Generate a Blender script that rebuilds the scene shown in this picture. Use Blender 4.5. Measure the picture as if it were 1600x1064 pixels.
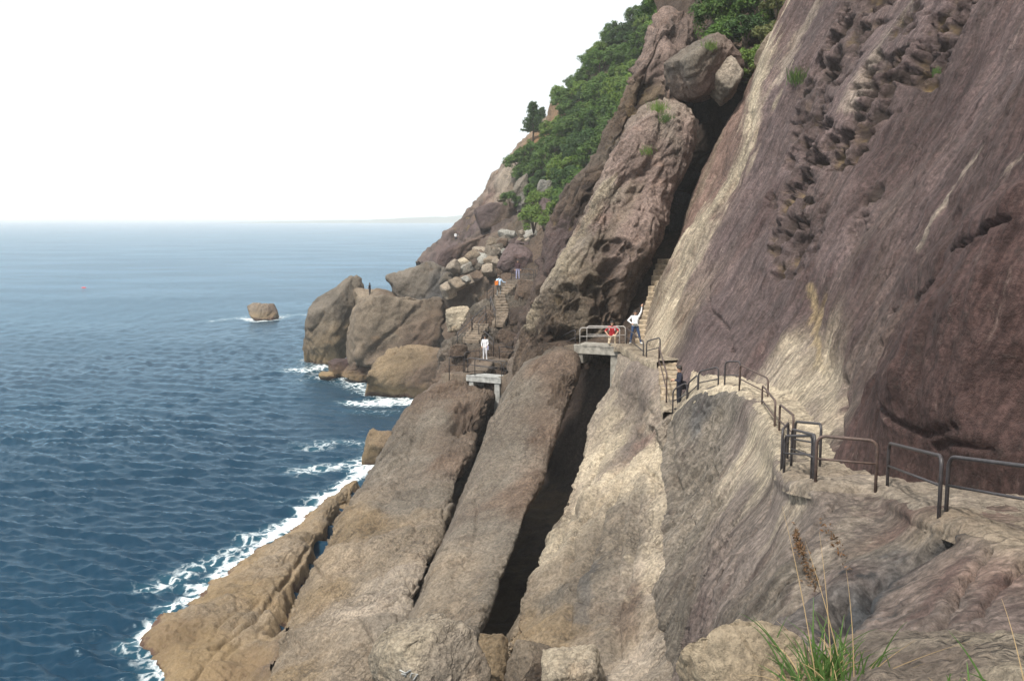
import bpy, math, random
import numpy as np
from mathutils import Vector

R = math.radians
for o in list(bpy.data.objects):
    bpy.data.objects.remove(o, do_unlink=True)
scene = bpy.context.scene
COL = scene.collection

# ------------------------------------------------------------------ camera
CAMZ = 20.0
F = 1537.0                      # focal length in photograph pixels (1600 wide)
PITCH = math.atan(192.0 / F)    # the sea horizon lies 192 px above the middle
cam_d = bpy.data.cameras.new("camera")
cam_d.sensor_width = 36.0
cam_d.sensor_fit = 'HORIZONTAL'
cam_d.lens = F / 1600.0 * 36.0
cam_d.clip_start = 0.1
cam_d.clip_end = 60000.0
cam = bpy.data.objects.new("camera", cam_d)
cam.location = (0, 0, CAMZ)
cam.rotation_euler = (R(90) - PITCH, 0, 0)
COL.objects.link(cam)
scene.camera = cam

# ------------------------------------------------------------------ sky and sun
SUN_EL, SUN_AZ = 57.0, -146.0   # hazy sun, high behind the viewer's left shoulder (azimuth from +Y, clockwise)
world = bpy.data.worlds.new("World")
scene.world = world
world.use_nodes = True
wn, wl = world.node_tree.nodes, world.node_tree.links
wn.clear()
wo = wn.new('ShaderNodeOutputWorld')
wb = wn.new('ShaderNodeBackground')
wb.inputs['Strength'].default_value = 0.10
sky = wn.new('ShaderNodeTexSky')
sky.sky_type = 'NISHITA'
sky.sun_disc = False
sky.sun_elevation = R(SUN_EL)
sky.sun_rotation = R(SUN_AZ)
sky.dust_density = 6.0
sky.air_density = 1.2
sky.ozone_density = 1.0
wm = wn.new('ShaderNodeMix')
wm.data_type = 'RGBA'
wm.inputs[0].default_value = 0.80
wm.inputs[7].default_value = (7.9, 8.3, 8.5, 1)     # the veil of high haze, even over the whole sky
wl.new(sky.outputs[0], wm.inputs[6])
wl.new(wm.outputs[2], wb.inputs['Color'])
wl.new(wb.outputs[0], wo.inputs['Surface'])

sun_d = bpy.data.lights.new("sun", 'SUN')
sun_d.energy = 3.6
sun_d.angle = R(5)
sun_d.color = (1.0, 0.95, 0.87)
sun = bpy.data.objects.new("sun", sun_d)
sdir = Vector((math.sin(R(SUN_AZ)) * math.cos(R(SUN_EL)), math.cos(R(SUN_AZ)) * math.cos(R(SUN_EL)), math.sin(R(SUN_EL))))
sun.rotation_euler = sdir.to_track_quat('Z', 'Y').to_euler()
sun.location = (-30, -20, 60)
COL.objects.link(sun)

scene.view_settings.view_transform = 'Standard'
scene.view_settings.look = 'None'
scene.view_settings.gamma = 1.0
scene.view_settings.exposure = 0.62
scene.view_settings.use_curve_mapping = False
scene.render.engine = 'CYCLES'
cy = scene.cycles
cy.use_denoising = True
try:
    cy.denoiser = 'OPENIMAGEDENOISE'
    cy.denoising_input_passes = 'RGB_ALBEDO_NORMAL'
    cy.denoising_prefilter = 'ACCURATE'
except Exception:
    pass
cy.max_bounces = 6
cy.diffuse_bounces = 3
cy.glossy_bounces = 3
cy.transmission_bounces = 4
cy.volume_bounces = 1
cy.transparent_max_bounces = 8
cy.use_adaptive_sampling = True
cy.adaptive_threshold = 0.02
cy.sample_clamp_indirect = 6.0
cy.sample_clamp_direct = 3.0

# ------------------------------------------------------------------ projection helpers
CAM = np.array([0.0, 0.0, CAMZ])
_FW = np.array([0, math.cos(PITCH), -math.sin(PITCH)])
_UP = np.array([0, math.sin(PITCH), math.cos(PITCH)])


def ray(px, py):
    return np.array([1.0, 0, 0]) * ((px - 800) / F) - _UP * ((py - 532) / F) + _FW


def at(px, py, Y):
    d = ray(px, py)
    return CAM + d * (Y / d[1])


def at_z(px, py, z=0.0):
    d = ray(px, py)
    return CAM + d * ((z - CAMZ) / d[2])


def project(P):
    q = np.asarray(P) - CAM
    w = q @ _FW
    w = np.where(np.abs(w) < 1e-6, 1e-6, w)
    return 800 + F * q[..., 0] / w, 532 - F * (q @ _UP) / w, w


# ------------------------------------------------------------------ noise (numpy)
_rng = np.random.default_rng(7)
_PERM = np.tile(_rng.permutation(1024), 3).astype(np.int32)
_GR = _rng.normal(size=(1024, 3))
_GR /= np.linalg.norm(_GR, axis=1, keepdims=True)
_JIT = _rng.random((1024, 3)).astype(np.float32)
_GX, _GY, _GZ = (np.ascontiguousarray(_GR[:, k]).astype(np.float32) for k in range(3))


def _hash(i, j, k):
    return _PERM[_PERM[_PERM[i & 1023] + (j & 1023)] + (k & 1023)]


def perlin(p):
    p = np.asarray(p, dtype=np.float32)
    x, y, z = p[:, 0], p[:, 1], p[:, 2]
    fx, fy, fz = np.floor(x), np.floor(y), np.floor(z)
    ix, iy, iz = fx.astype(np.int32) & 1023, fy.astype(np.int32) & 1023, fz.astype(np.int32) & 1023
    x, y, z = x - fx, y - fy, z - fz
    ux, uy, uz = (t * t * t * (t * (t * 6 - 15) + 10) for t in (x, y, z))
    out = np.zeros(len(x), np.float32)
    for dx in (0, 1):
        wx = ux if dx else 1 - ux
        hx = _PERM[(ix + dx) & 1023]
        for dy in (0, 1):
            wxy = wx * (uy if dy else 1 - uy)
            hy = _PERM[hx + ((iy + dy) & 1023)]
            for dz in (0, 1):
                h = _PERM[hy + ((iz + dz) & 1023)]
                out += wxy * (uz if dz else 1 - uz) * (_GX[h] * (x - dx) + _GY[h] * (y - dy) + _GZ[h] * (z - dz))
    return out * 1.5


def fbm(p, octaves=4, gain=0.5, ridged=False):
    p = np.asarray(p, dtype=np.float32)
    a, s, out = 1.0, 1.0, np.zeros(len(p), np.float32)
    for k in range(octaves):
        n = perlin(p * s + 17.3 * k)
        out += a * ((0.5 - np.abs(n)) * 1.6 if ridged else n)
        a *= gain
        s *= 2.03
    return out


def worley(p, ids=None):
    p = np.asarray(p, dtype=np.float32)
    i = np.floor(p)
    f = p - i
    i = i.astype(np.int32)
    f1 = np.full(len(p), 81.0, np.float32)
    f2 = np.full(len(p), 81.0, np.float32)
    for dx in (-1, 0, 1):
        hx = _PERM[(i[:, 0] + dx) & 1023]
        for dy in (-1, 0, 1):
            hy = _PERM[hx + ((i[:, 1] + dy) & 1023)]
            for dz in (-1, 0, 1):
                j = _JIT[_PERM[hy + ((i[:, 2] + dz) & 1023)]]
                d = (j[:, 0] + (dx - f[:, 0])) ** 2 + (j[:, 1] + (dy - f[:, 1])) ** 2 + (j[:, 2] + (dz - f[:, 2])) ** 2
                f2 = np.minimum(f2, np.maximum(f1, d))
                if ids is not None: ids[d < f1] = j[d < f1, 0]
                f1 = np.minimum(f1, d)
    return np.sqrt(f1), np.sqrt(f2)


def sstep(a, b, x):
    t = np.clip((x - a) / (b - a), 0, 1)
    return t * t * (3 - 2 * t)


DIP = R(62)
BD = np.array([math.cos(DIP), 0, math.sin(DIP)])      # up the dip of the beds
BN = np.array([-math.sin(DIP), 0, math.cos(DIP)])     # out of the beds


def bedding(P):
    return np.stack([P @ BD, P[:, 1], P @ BN], axis=1)


# ------------------------------------------------------------------ mesh helpers
def link(ob, parent=None):
    COL.objects.link(ob)
    if parent is not None:
        ob.parent = parent
    return ob


def tag(o, label=None, cat=None, group=None, kind=None):
    if label: o["label"] = label
    if cat: o["category"] = cat
    if group: o["group"] = group
    if kind: o["kind"] = kind
    return o


def mesh_np(name, V, Q, mat=None, smooth=True):
    """mesh from numpy vertices and a quad (or triangle) index array"""
    V = np.asarray(V, dtype=np.float32)
    Q = np.asarray(Q, dtype=np.int32)
    n = Q.shape[1]
    me = bpy.data.meshes.new(name)
    me.vertices.add(len(V))
    me.vertices.foreach_set("co", V.ravel())
    me.loops.add(Q.size)
    me.loops.foreach_set("vertex_index", Q.ravel())
    me.polygons.add(len(Q))
    me.polygons.foreach_set("loop_start", np.arange(0, Q.size, n, dtype=np.int32))
    me.polygons.foreach_set("loop_total", np.full(len(Q), n, dtype=np.int32))
    me.polygons.foreach_set("use_smooth", np.full(len(Q), smooth, dtype=bool))
    me.update(calc_edges=True)
    if mat: me.materials.append(mat)
    return me


def mesh_ob(name, V, Q, mat=None, parent=None, smooth=True):
    return link(bpy.data.objects.new(name, mesh_np(name, V, Q, mat, smooth)), parent)


def point_attr(me, name, arr):
    arr = np.asarray(arr, dtype=np.float32)
    if arr.ndim == 1:
        a = me.attributes.new(name, 'FLOAT', 'POINT')
        a.data.foreach_set("value", arr)
    else:
        a = me.attributes.new(name, 'FLOAT_COLOR', 'POINT')
        a.data.foreach_set("color", np.hstack([arr, np.ones((len(arr), 1), np.float32)]).ravel().astype(np.float32))


class MB:
    """collects polygons for one part"""
    def __init__(s):
        s.v, s.f = [], []

    def add(s, vs, fs):
        b = len(s.v)
        s.v += [tuple(map(float, p)) for p in vs]
        s.f += [tuple(b + i for i in f) for f in fs]

    def box(s, c, size, rz=0.0, jit=0.0, rnd=None):
        c = np.array(c, float)
        hx, hy, hz = np.array(size) / 2
        vs = []
        for z in (-hz, hz):
            for (x, y) in ((-hx, -hy), (hx, -hy), (hx, hy), (-hx, hy)):
                p = np.array([x * math.cos(rz) - y * math.sin(rz), x * math.sin(rz) + y * math.cos(rz), z])
                if jit: p += np.array([rnd.uniform(-jit, jit) for _ in range(3)])
                vs.append(c + p)
        s.add(vs, [(3, 2, 1, 0), (4, 5, 6, 7), (0, 1, 5, 4), (1, 2, 6, 5), (2, 3, 7, 6), (3, 0, 4, 7)])

    def tube(s, pts, rad, n=10):
        pts = [np.array(p, float) for p in pts]
        rads = rad if hasattr(rad, '__len__') else [rad] * len(pts)
        b = len(s.v)
        up = None
        for i, p in enumerate(pts):
            t = pts[min(i + 1, len(pts) - 1)] - pts[max(i - 1, 0)]
            t = t / (np.linalg.norm(t) + 1e-9)
            if up is None:
                up = np.cross(t, [0.31, 0.77, 0.55])
            up = up - t * (up @ t)
            up /= np.linalg.norm(up) + 1e-9
            w = np.cross(t, up)
            for k in range(n):
                a = 2 * math.pi * k / n
                s.v.append(tuple(p + rads[i] * (math.cos(a) * up + math.sin(a) * w)))
        for i in range(len(pts) - 1):
            for k in range(n):
                a, c = b + i * n + k, b + i * n + (k + 1) % n
                s.f.append((a, c, c + n, a + n))
        s.f.append(tuple(b + k for k in reversed(range(n))))
        e = b + (len(pts) - 1) * n
        s.f.append(tuple(e + k for k in range(n)))

    def build(s, name, mat, parent=None, smooth=False):
        me = bpy.data.meshes.new(name)
        me.from_pydata(s.v, [], s.f)
        if smooth:
            me.polygons.foreach_set("use_smooth", [True] * len(me.polygons))
        me.update()
        if mat: me.materials.append(mat)
        return link(bpy.data.objects.new(name, me), parent)


def empty(name, loc=(0, 0, 0), rz=0.0):
    o = bpy.data.objects.new(name, None)
    o.location = loc
    o.rotation_euler = (0, 0, rz)
    o.empty_display_size = 0.2
    COL.objects.link(o)
    return o


def copy_tree(o, parent=None):
    c = o.copy()
    COL.objects.link(c)
    c.parent = parent
    for ch in o.children:
        copy_tree(ch, c)
    return c


# ------------------------------------------------------------------ materials
def nodes_of(name):
    m = bpy.data.materials.new(name)
    m.use_nodes = True
    nt = m.node_tree
    nt.nodes.clear()
    out = nt.nodes.new('ShaderNodeOutputMaterial')
    b = nt.nodes.new('ShaderNodeBsdfPrincipled')
    nt.links.new(b.outputs[0], out.inputs['Surface'])
    return m, nt, b, out


class NG:
    """small node-graph shorthand"""
    def __init__(s, nt):
        s.nt, s.n, s.l = nt, nt.nodes, nt.links

    def put(s, sock, v):
        if isinstance(v, bpy.types.NodeSocket):
            s.l.new(v, sock)
        elif v is not None:
            if hasattr(v, '__len__') and hasattr(sock.default_value, '__len__') and len(sock.default_value) == 4 and len(v) == 3:
                v = (*v, 1)
            sock.default_value = v

    def math(s, op, a, b=None, c=None, clamp=False):
        m = s.n.new('ShaderNodeMath')
        m.operation = op
        m.use_clamp = clamp
        for k, v in enumerate((a, b, c)):
            if v is not None: s.put(m.inputs[k], v)
        return m.outputs[0]

    def vmath(s, op, a, b=None):
        m = s.n.new('ShaderNodeVectorMath')
        m.operation = op
        s.put(m.inputs[0], a)
        if b is not None: s.put(m.inputs[1], b)
        return m.outputs['Value'] if op in ('DOT_PRODUCT', 'LENGTH', 'DISTANCE') else m.outputs[0]

    def pos(s):
        return s.n.new('ShaderNodeTexCoord').outputs['Object']

    def attr(s, name):
        a = s.n.new('ShaderNodeAttribute')
        a.attribute_name = name
        return a

    def noise(s, vec, scale, detail=5, rough=0.55, dist=0.0, out=0):
        t = s.n.new('ShaderNodeTexNoise')
        s.put(t.inputs['Vector'], vec)
        t.inputs['Scale'].default_value = scale
        t.inputs['Detail'].default_value = detail
        t.inputs['Roughness'].default_value = rough
        t.inputs['Distortion'].default_value = dist
        return t.outputs[out]

    def voro(s, vec, scale, feat='F1', out=0, rnd=1.0):
        t = s.n.new('ShaderNodeTexVoronoi')
        t.feature = feat
        s.put(t.inputs['Vector'], vec)
        t.inputs['Scale'].default_value = scale
        t.inputs['Randomness'].default_value = rnd
        return t.outputs[out]

    def ramp(s, v, a, b, lo=0.0, hi=1.0, smooth=True):
        t = s.n.new('ShaderNodeMapRange')
        t.interpolation_type = 'SMOOTHSTEP' if smooth else 'LINEAR'
        s.put(t.inputs['Value'], v)
        for k, x in zip(('From Min', 'From Max', 'To Min', 'To Max'), (a, b, lo, hi)):
            t.inputs[k].default_value = x
        return t.outputs[0]

    def mix(s, fac, a, b, mode='MIX'):
        t = s.n.new('ShaderNodeMix')
        t.data_type = 'RGBA'
        t.blend_type = mode
        s.put(t.inputs[0], fac)
        s.put(t.inputs[6], a)
        s.put(t.inputs[7], b)
        return t.outputs[2]

    def gray(s, v):
        c = s.n.new('ShaderNodeCombineColor')
        for k in range(3): s.l.new(v, c.inputs[k])
        return c.outputs[0]

    def bump(s, h, strength, dist, nrm=None):
        t = s.n.new('ShaderNodeBump')
        t.inputs['Strength'].default_value = strength
        t.inputs['Distance'].default_value = dist
        s.l.new(h, t.inputs['Height'])
        if nrm is not None: s.l.new(nrm, t.inputs['Normal'])
        return t.outputs[0]


def rock_material(name, streak=0.5, speck=0.35, bump=1.0, grain=1.0, shore=True, iron=0.3, crack=0.5, fur=0.4, fine=1.0):
    m, nt, b, out = nodes_of(name)
    g = NG(nt)
    p = g.pos()
    bx = g.vmath('DOT_PRODUCT', p, tuple(BD))
    bn = g.vmath('DOT_PRODUCT', p, tuple(BN))
    by = g.vmath('DOT_PRODUCT', p, (0, 1, 0))
    cmb = nt.nodes.new('ShaderNodeCombineXYZ')
    wob = g.noise(p, 0.35, 3, 0.5)
    nt.links.new(g.math('MULTIPLY', bx, 0.13), cmb.inputs[0])
    nt.links.new(g.math('ADD', by, g.math('MULTIPLY', wob, 1.6)), cmb.inputs[1])
    nt.links.new(bn, cmb.inputs[2])
    q = cmb.outputs[0]
    base = g.attr("col").outputs['Color']
    # broad tone
    big = g.ramp(g.noise(p, 0.22, 4, 0.6), 0.3, 0.7, 0.72, 1.2)
    c = g.mix(1.0, base, g.gray(big), 'MULTIPLY')
    # streaks running down the beds, dark and pale
    st = g.noise(q, 1.3 * fine, 5, 0.66)
    dk = g.ramp(st, 0.50, 0.30, 0.0, streak)
    c = g.mix(dk, c, g.mix(1.0, base, (0.50, 0.46, 0.47), 'MULTIPLY'))
    pl = g.ramp(g.noise(q, 2.1 * fine, 5, 0.70), 0.58, 0.76, 0.0, streak * 0.8)
    c = g.mix(pl, c, g.mix(0.25, g.mix(1.0, base, (1.5, 1.45, 1.42), 'MULTIPLY'), (0.42, 0.36, 0.30)))
    # crisp narrow runs of dark and pale along the beds
    ln = g.noise(q, 3.4 * fine, 3, 0.6)
    c = g.mix(1.0, c, g.gray(g.ramp(ln, 0.40, 0.62, 1 - 0.27 * streak, 1 + 0.18 * streak)), 'MULTIPLY')
    # warm iron stain
    ir = g.ramp(g.noise(p, 0.55, 4, 0.6, 0.5), 0.55, 0.75, 0.0, iron)
    c = g.mix(ir, c, g.mix(1.0, base, (1.20, 0.90, 0.62), 'MULTIPLY'))
    # fine grain and dark lichen specks
    fg = g.ramp(g.noise(p, 9.0, 4, 0.75), 0.28, 0.72, 1 - 0.45 * grain, 1 + 0.35 * grain)
    c = g.mix(1.0, c, g.gray(fg), 'MULTIPLY')
    lic = g.ramp(g.math('ADD', g.noise(p, 3.2, 5, 0.74), g.math('MULTIPLY', wob, 0.35)), 0.72, 0.86, 0.0, speck)
    c = g.mix(lic, c, (0.045, 0.040, 0.036))
    # hairline joints, mostly along the beds
    j1 = g.ramp(g.math('ABSOLUTE', g.math('SUBTRACT', g.noise(q, 1.0, 4, 0.62), 0.5)), 0.0, 0.020, 1.0, 0.0)
    j2 = g.ramp(g.math('ABSOLUTE', g.math('SUBTRACT', g.noise(p, 0.8, 4, 0.6), 0.5)), 0.0, 0.012, 1.0, 0.0)
    jm = g.ramp(wob, 0.42, 0.62, 0.0, 1.0)
    jj = g.math('MULTIPLY', g.math('MAXIMUM', j1, g.math('MULTIPLY', j2, 0.7)), jm)
    c = g.mix(g.math('MULTIPLY', jj, crack), c, (0.035, 0.028, 0.024))
    # inside of weathered hollows: ochre, and near-black brown painted in as their shade
    pit = g.attr("pit").outputs['Fac']
    pc = g.mix(g.ramp(g.noise(p, 0.7, 4, 0.6), 0.50, 0.74), (0.034, 0.024, 0.020), (0.20, 0.140, 0.066))
    c = g.mix(g.math('MULTIPLY', pit, 0.95), c, pc)
    if shore:
        z = g.vmath('DOT_PRODUCT', p, (0, 0, 1))
        zz = g.math('ADD', z, g.math('MULTIPLY', g.math('SUBTRACT', g.noise(p, 0.6, 5, 0.7), 0.5), 2.4))
        c = g.mix(g.ramp(zz, 1.9, 0.5, 0.0, 0.45), c, (0.26, 0.18, 0.09))
        c = g.mix(g.ramp(zz, 0.35, 0.05, 0.0, 0.85), c, (0.085, 0.048, 0.038))
    nt.links.new(c, b.inputs['Base Color'])
    b.inputs['Roughness'].default_value = 0.88
    b.inputs['Specular IOR Level'].default_value = 0.25
    h = g.math('ADD', g.noise(p, 3.2, 7, 0.74), g.math('MULTIPLY', g.noise(q, 4.5, 4, 0.65), fur))
    h = g.math('SUBTRACT', h, g.math('MULTIPLY', jj, 0.6 * crack))
    nt.links.new(g.bump(h, 0.95 * bump, 0.25), b.inputs['Normal'])
    return m


def flat_material(name, col, rough=0.7, var=0.2, scale=8.0, metal=0.0, bump=0.0, spec=0.4):
    m, nt, b, out = nodes_of(name)
    g = NG(nt)
    n = g.noise(g.pos(), scale, 5, 0.6)
    c = g.mix(1.0, col, g.gray(g.ramp(n, 0.25, 0.75, 1 - var, 1 + var)), 'MULTIPLY')
    nt.links.new(c, b.inputs['Base Color'])
    b.inputs['Roughness'].default_value = rough
    b.inputs['Metallic'].default_value = metal
    b.inputs['Specular IOR Level'].default_value = spec
    if bump:
        nt.links.new(g.bump(g.noise(g.pos(), scale * 2, 6, 0.65), bump, 0.05), b.inputs['Normal'])
    return m


def leaf_material(name, col, var=0.35, trans=0.35):
    m, nt, b, out = nodes_of(name)
    g = NG(nt)
    oi = nt.nodes.new('ShaderNodeObjectInfo').outputs['Random']
    geo = nt.nodes.new('ShaderNodeNewGeometry').outputs['Random Per Island']
    k = g.ramp(g.math('ADD', g.math('MULTIPLY', oi, 0.6), g.math('MULTIPLY', geo, 0.4)), 0, 1, 1 - var, 1 + var, False)
    c = g.mix(1.0, col, g.gray(k), 'MULTIPLY')
    c = g.mix(g.ramp(geo, 0.55, 1.0, 0.0, 0.45), c, (col[0] * 1.9, col[1] * 1.35, col[2] * 0.9))
    nt.links.new(c, b.inputs['Base Color'])
    b.inputs['Roughness'].default_value = 0.55
    b.inputs['Specular IOR Level'].default_value = 0.3
    tr = nt.nodes.new('ShaderNodeBsdfTranslucent')
    nt.links.new(c, tr.inputs['Color'])
    mx = nt.nodes.new('ShaderNodeMixShader')
    mx.inputs[0].default_value = trans
    nt.links.new(b.outputs[0], mx.inputs[1])
    nt.links.new(tr.outputs[0], mx.inputs[2])
    nt.links.new(mx.outputs[0], out.inputs['Surface'])
    return m


M_WALL = rock_material("rock_wall", streak=0.95, speck=0.35, bump=0.75, iron=0.12, fine=1.7, crack=0.25, fur=0.35)
M_SLAB = rock_material("rock_slab", streak=0.45, speck=0.30, bump=0.75, iron=0.12)
M_ROUGH = rock_material("rock_rough", streak=0.45, speck=0.5, bump=1.3)
M_BOULD = rock_material("rock_boulder", streak=0.2, speck=0.4, bump=1.0, crack=0.35)
M_STEEL = flat_material("rail_paint", (0.045, 0.040, 0.042), 0.45, 0.35, 14.0)
M_RUST = flat_material("rail_rust", (0.078, 0.052, 0.043), 0.6, 0.45, 10.0)
M_CONC = flat_material("concrete", (0.24, 0.225, 0.195), 0.85, 0.5, 3.0, bump=0.6)
M_CONCW = flat_material("concrete_pale", (0.30, 0.30, 0.285), 0.8, 0.4, 3.0, bump=0.4)
M_SAND = flat_material("trodden_rock", (0.47, 0.40, 0.29), 0.92, 0.32, 2.2, bump=0.9)
M_LEAF = leaf_material("leaf_broad", (0.066, 0.132, 0.026))
M_LEAF2 = leaf_material("leaf_bright", (0.110, 0.185, 0.034))
M_LEAF3 = leaf_material("leaf_dark", (0.036, 0.080, 0.022))
M_BARK = flat_material("bark", (0.11, 0.085, 0.065), 0.9, 0.4, 6.0, bump=0.6)

# rock colours (albedo)
PAL = dict(
    tan=(0.205, 0.165, 0.122), ochre=(0.205, 0.152, 0.094), cream=(0.385, 0.325, 0.240), blush=(0.255, 0.188, 0.160), pale=(0.30, 0.252, 0.200),
    purple=(0.078, 0.051, 0.048), plum=(0.066, 0.039, 0.035), mauve=(0.108, 0.078, 0.075), taupe=(0.160, 0.130, 0.112), umber=(0.118, 0.090, 0.080), brown=(0.118, 0.084, 0.062),
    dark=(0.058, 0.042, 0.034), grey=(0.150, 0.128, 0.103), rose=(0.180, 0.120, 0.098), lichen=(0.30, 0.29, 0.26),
    yellow=(0.36, 0.27, 0.14), slate=(0.085, 0.082, 0.080), wet=(0.042, 0.043, 0.045))


# ------------------------------------------------------------------ rock builders
def cr_matrix(t, n):
    """Catmull-Rom weights of positions t on n controls"""
    W = np.zeros((len(t), n))
    i = np.clip(np.floor(t).astype(int), 0, n - 2)
    f = t - i
    w = [(-f + 2 * f**2 - f**3) / 2, (2 - 5 * f**2 + 3 * f**3) / 2, (f + 4 * f**2 - 3 * f**3) / 2, (-f**2 + f**3) / 2]
    rows = np.arange(len(t))
    for k in range(4):
        j = i + k - 1
        ok = (j >= 0) & (j <= n - 1)
        W[rows[ok], j[ok]] += w[k][ok]
        lo = j < 0
        W[rows[lo], 0] += 2 * w[k][lo]
        W[rows[lo], 1] -= w[k][lo]
        hi = j > n - 1
        W[rows[hi], n - 1] += 2 * w[k][hi]
        W[rows[hi], n - 2] -= w[k][hi]
    return W


def even_params(ctrl, n, axis):
    """n positions along an axis, evenly spaced as seen from the camera's distance"""
    C = np.moveaxis(ctrl, axis, 0)
    m = C.shape[0]
    t = np.linspace(0, m - 1, 400)
    P = np.tensordot(cr_matrix(t, m), C, axes=(1, 0))
    d = np.linalg.norm(P[1:] - P[:-1], axis=-1) / np.linalg.norm((P[1:] + P[:-1]) / 2 - CAM, axis=-1)
    s = np.concatenate([[0], np.cumsum(d.reshape(len(d), -1).mean(axis=1) + 1e-7)])
    return np.interp(np.linspace(0, s[-1], n), s, t)


def grid_normals(P, wrap=False):
    du = np.gradient(P, axis=0)
    if wrap:
        dv = (np.roll(P, -1, axis=1) - np.roll(P, 1, axis=1)) / 2
    else:
        dv = np.gradient(P, axis=1)
    N = np.cross(du, dv)
    N /= np.linalg.norm(N, axis=-1, keepdims=True) + 1e-9
    return N


def grid_faces(nr, nc, wrap=False):
    i, j = np.meshgrid(np.arange(nr - 1), np.arange(nc if wrap else nc - 1), indexing='ij')
    j2 = (j + 1) % nc
    return np.stack([i * nc + j, i * nc + j2, (i + 1) * nc + j2, (i + 1) * nc + j], axis=-1).reshape(-1, 4)


def poly_dist(V, pts):
    d = np.full(len(V), 1e9)
    for a, b in zip(pts[:-1], pts[1:]):
        ab = b - a
        t = np.clip(((V - a) @ ab) / (ab @ ab + 1e-9), 0, 1)
        d = np.minimum(d, np.linalg.norm(V - a - t[:, None] * ab, axis=1))
    return d


def finish_rock(name, P, wrap, mat, anchors, disp, cracks=(), pits=(), bumps=(), calm=(), stains=(), ys=1.0, seed=0.0, flip=False, parent=None):
    """displace a base grid along its normals and give it colour; returns the object.
    disp: list of (kind, wavelength, amplitude); cracks: (pixel line, width, depth); pits: (pixel line, width, cell, depth)"""
    nr, nc = P.shape[:2]
    N = grid_normals(P, wrap).reshape(-1, 3)
    V = P.reshape(-1, 3)
    # make the normals face outward: towards the camera on the side nearest to it
    k = np.argmin(np.linalg.norm(V - CAM, axis=1))
    if (N[k] @ (CAM - V[k])) < 0:
        N = -N
        flip = not flip
    u, v, w = project(V)
    facing = ((CAM - V) * N).sum(1) > 0

    def on(px, py):
        c = (u - px) ** 2 + (v - py) ** 2 + np.where(facing, 0, 400.0) + (0.4 * (w - w.min())) ** 2 * 0.2
        return V[np.argmin(c)]
    YS = np.array([1, ys, 1])
    so = np.array([seed * 3.1, seed * 1.7, seed * 2.3])
    S = V + so
    B = bedding(S)
    d = np.zeros(len(V))
    for kind, L, a in disp:
        if kind == 'fbm': d += a * fbm(S / L, 5)
        elif kind == 'big': d += a * perlin(S / L)
        elif kind == 'ridge': d += a * (fbm(S / L, 4, 0.5, True) - 0.6)
        elif kind == 'bed': d += a * fbm(B * np.array([0.14, 1, 1]) / L, 5)
        elif kind == 'bedridge': d += a * (fbm(B * np.array([0.16, 1, 1]) / L, 4, 0.5, True) - 0.6)
        elif kind == 'facet':
            f1, f2 = worley(S / L)
            d += a * (0.5 - f1)
        elif kind == 'fissure':
            n = fbm(B * np.array([0.09, 1, 1]) / L, 3)
            d -= a * np.exp(-(n / 0.045) ** 2) * sstep(-0.05, 0.3, perlin(S / (2.2 * L) + 50))
        elif kind == 'crackle':
            n = fbm(S / L + 31, 3)
            d -= a * np.exp(-(n / 0.035) ** 2) * sstep(0.0, 0.35, perlin(S / (2.5 * L) + 90))
        elif kind == 'terrace':
            t = 3.0 * fbm(B * np.array([0.28, 1, 1]) / L + 7, 4)
            d += a * (np.floor(t) + sstep(0.35, 0.65, t - np.floor(t)))
        elif kind == 'block':       # joint-bounded blocks, each a little proud or set back
            rid = np.zeros(len(V), np.float32)
            Bq = B * np.array([0.38, 0.8, 1]) / L + 0.22 * np.stack([perlin(S / L), perlin(S / L + 9), perlin(S / L - 7)], 1)
            f1, f2 = worley(Bq, rid)
            e = sstep(0.0, 0.05, f2 - f1)
            d += a * (1.1 * (rid - 0.5) * sstep(0.0, 0.10, f2 - f1) - 0.9 * (1 - e))
    for line, width, keep in calm:
        pts = np.array([at(*q) if not isinstance(q, np.ndarray) else q for q in line])
        d *= keep + (1 - keep) * sstep(width * 0.4, width * 1.6, poly_dist(V, pts))
    pit = np.zeros(len(V))
    for line, width, cell, depth, *tint in pits:
        tint = tint[0] if tint else 1.0
        pts = np.array([on(*q) for q in line])
        pd = poly_dist(V * YS, pts * YS)
        ids = np.nonzero(pd < width * 2.2)[0]
        Si = S[ids]
        wob = 1 + 0.8 * fbm(Si * YS / (width * 1.1), 4)
        m = sstep(1.0, 0.72, pd[ids] / (width * np.maximum(wob, 0.15)))
        Si = Si * np.array([1, ys ** 0.6, 1])
        Sp = Si + 0.30 * cell * np.stack([perlin(Si / cell), perlin(Si / cell + 5), perlin(Si / cell + 11)], 1)
        Bp = bedding(Sp) * np.array([0.62, 1, 1])
        f1, f2 = worley(Bp / cell)
        g1, g2 = worley(Bp / (cell * 0.36) + 3.3)
        h1 = np.sqrt(np.clip(1 - (f1 / 0.66) ** 2, 0, 1)) * sstep(0.0, 0.10, f2 - f1)
        h2 = np.sqrt(np.clip(1 - (g1 / 0.64) ** 2, 0, 1)) * sstep(0.0, 0.12, g2 - g1)
        hollow = 0.80 * h1 + 0.16 * h2 + 0.06
        d[ids] -= depth * m * hollow * (0.8 + 0.6 * perlin(Si / (cell * 3)))
        pit[ids] = np.maximum(pit[ids], tint * m * (0.12 + 0.88 * sstep(0.25, 0.65, hollow)))
    for line, width, depth in cracks:
        pts = np.array([on(*q) for q in line])
        ids = np.nonzero(poly_dist(V * YS, pts * YS) < width * 4)[0]
        if not len(ids): continue
        Si = S[ids] * YS
        jit = 0.8 * width * np.stack([fbm(Si / (width * 4) + 3 * k, 3) for k in range(3)], 1)
        dd = poly_dist(V[ids] * YS + jit, pts * YS)
        d[ids] -= depth * np.exp(-(dd / width) ** 2)
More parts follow.
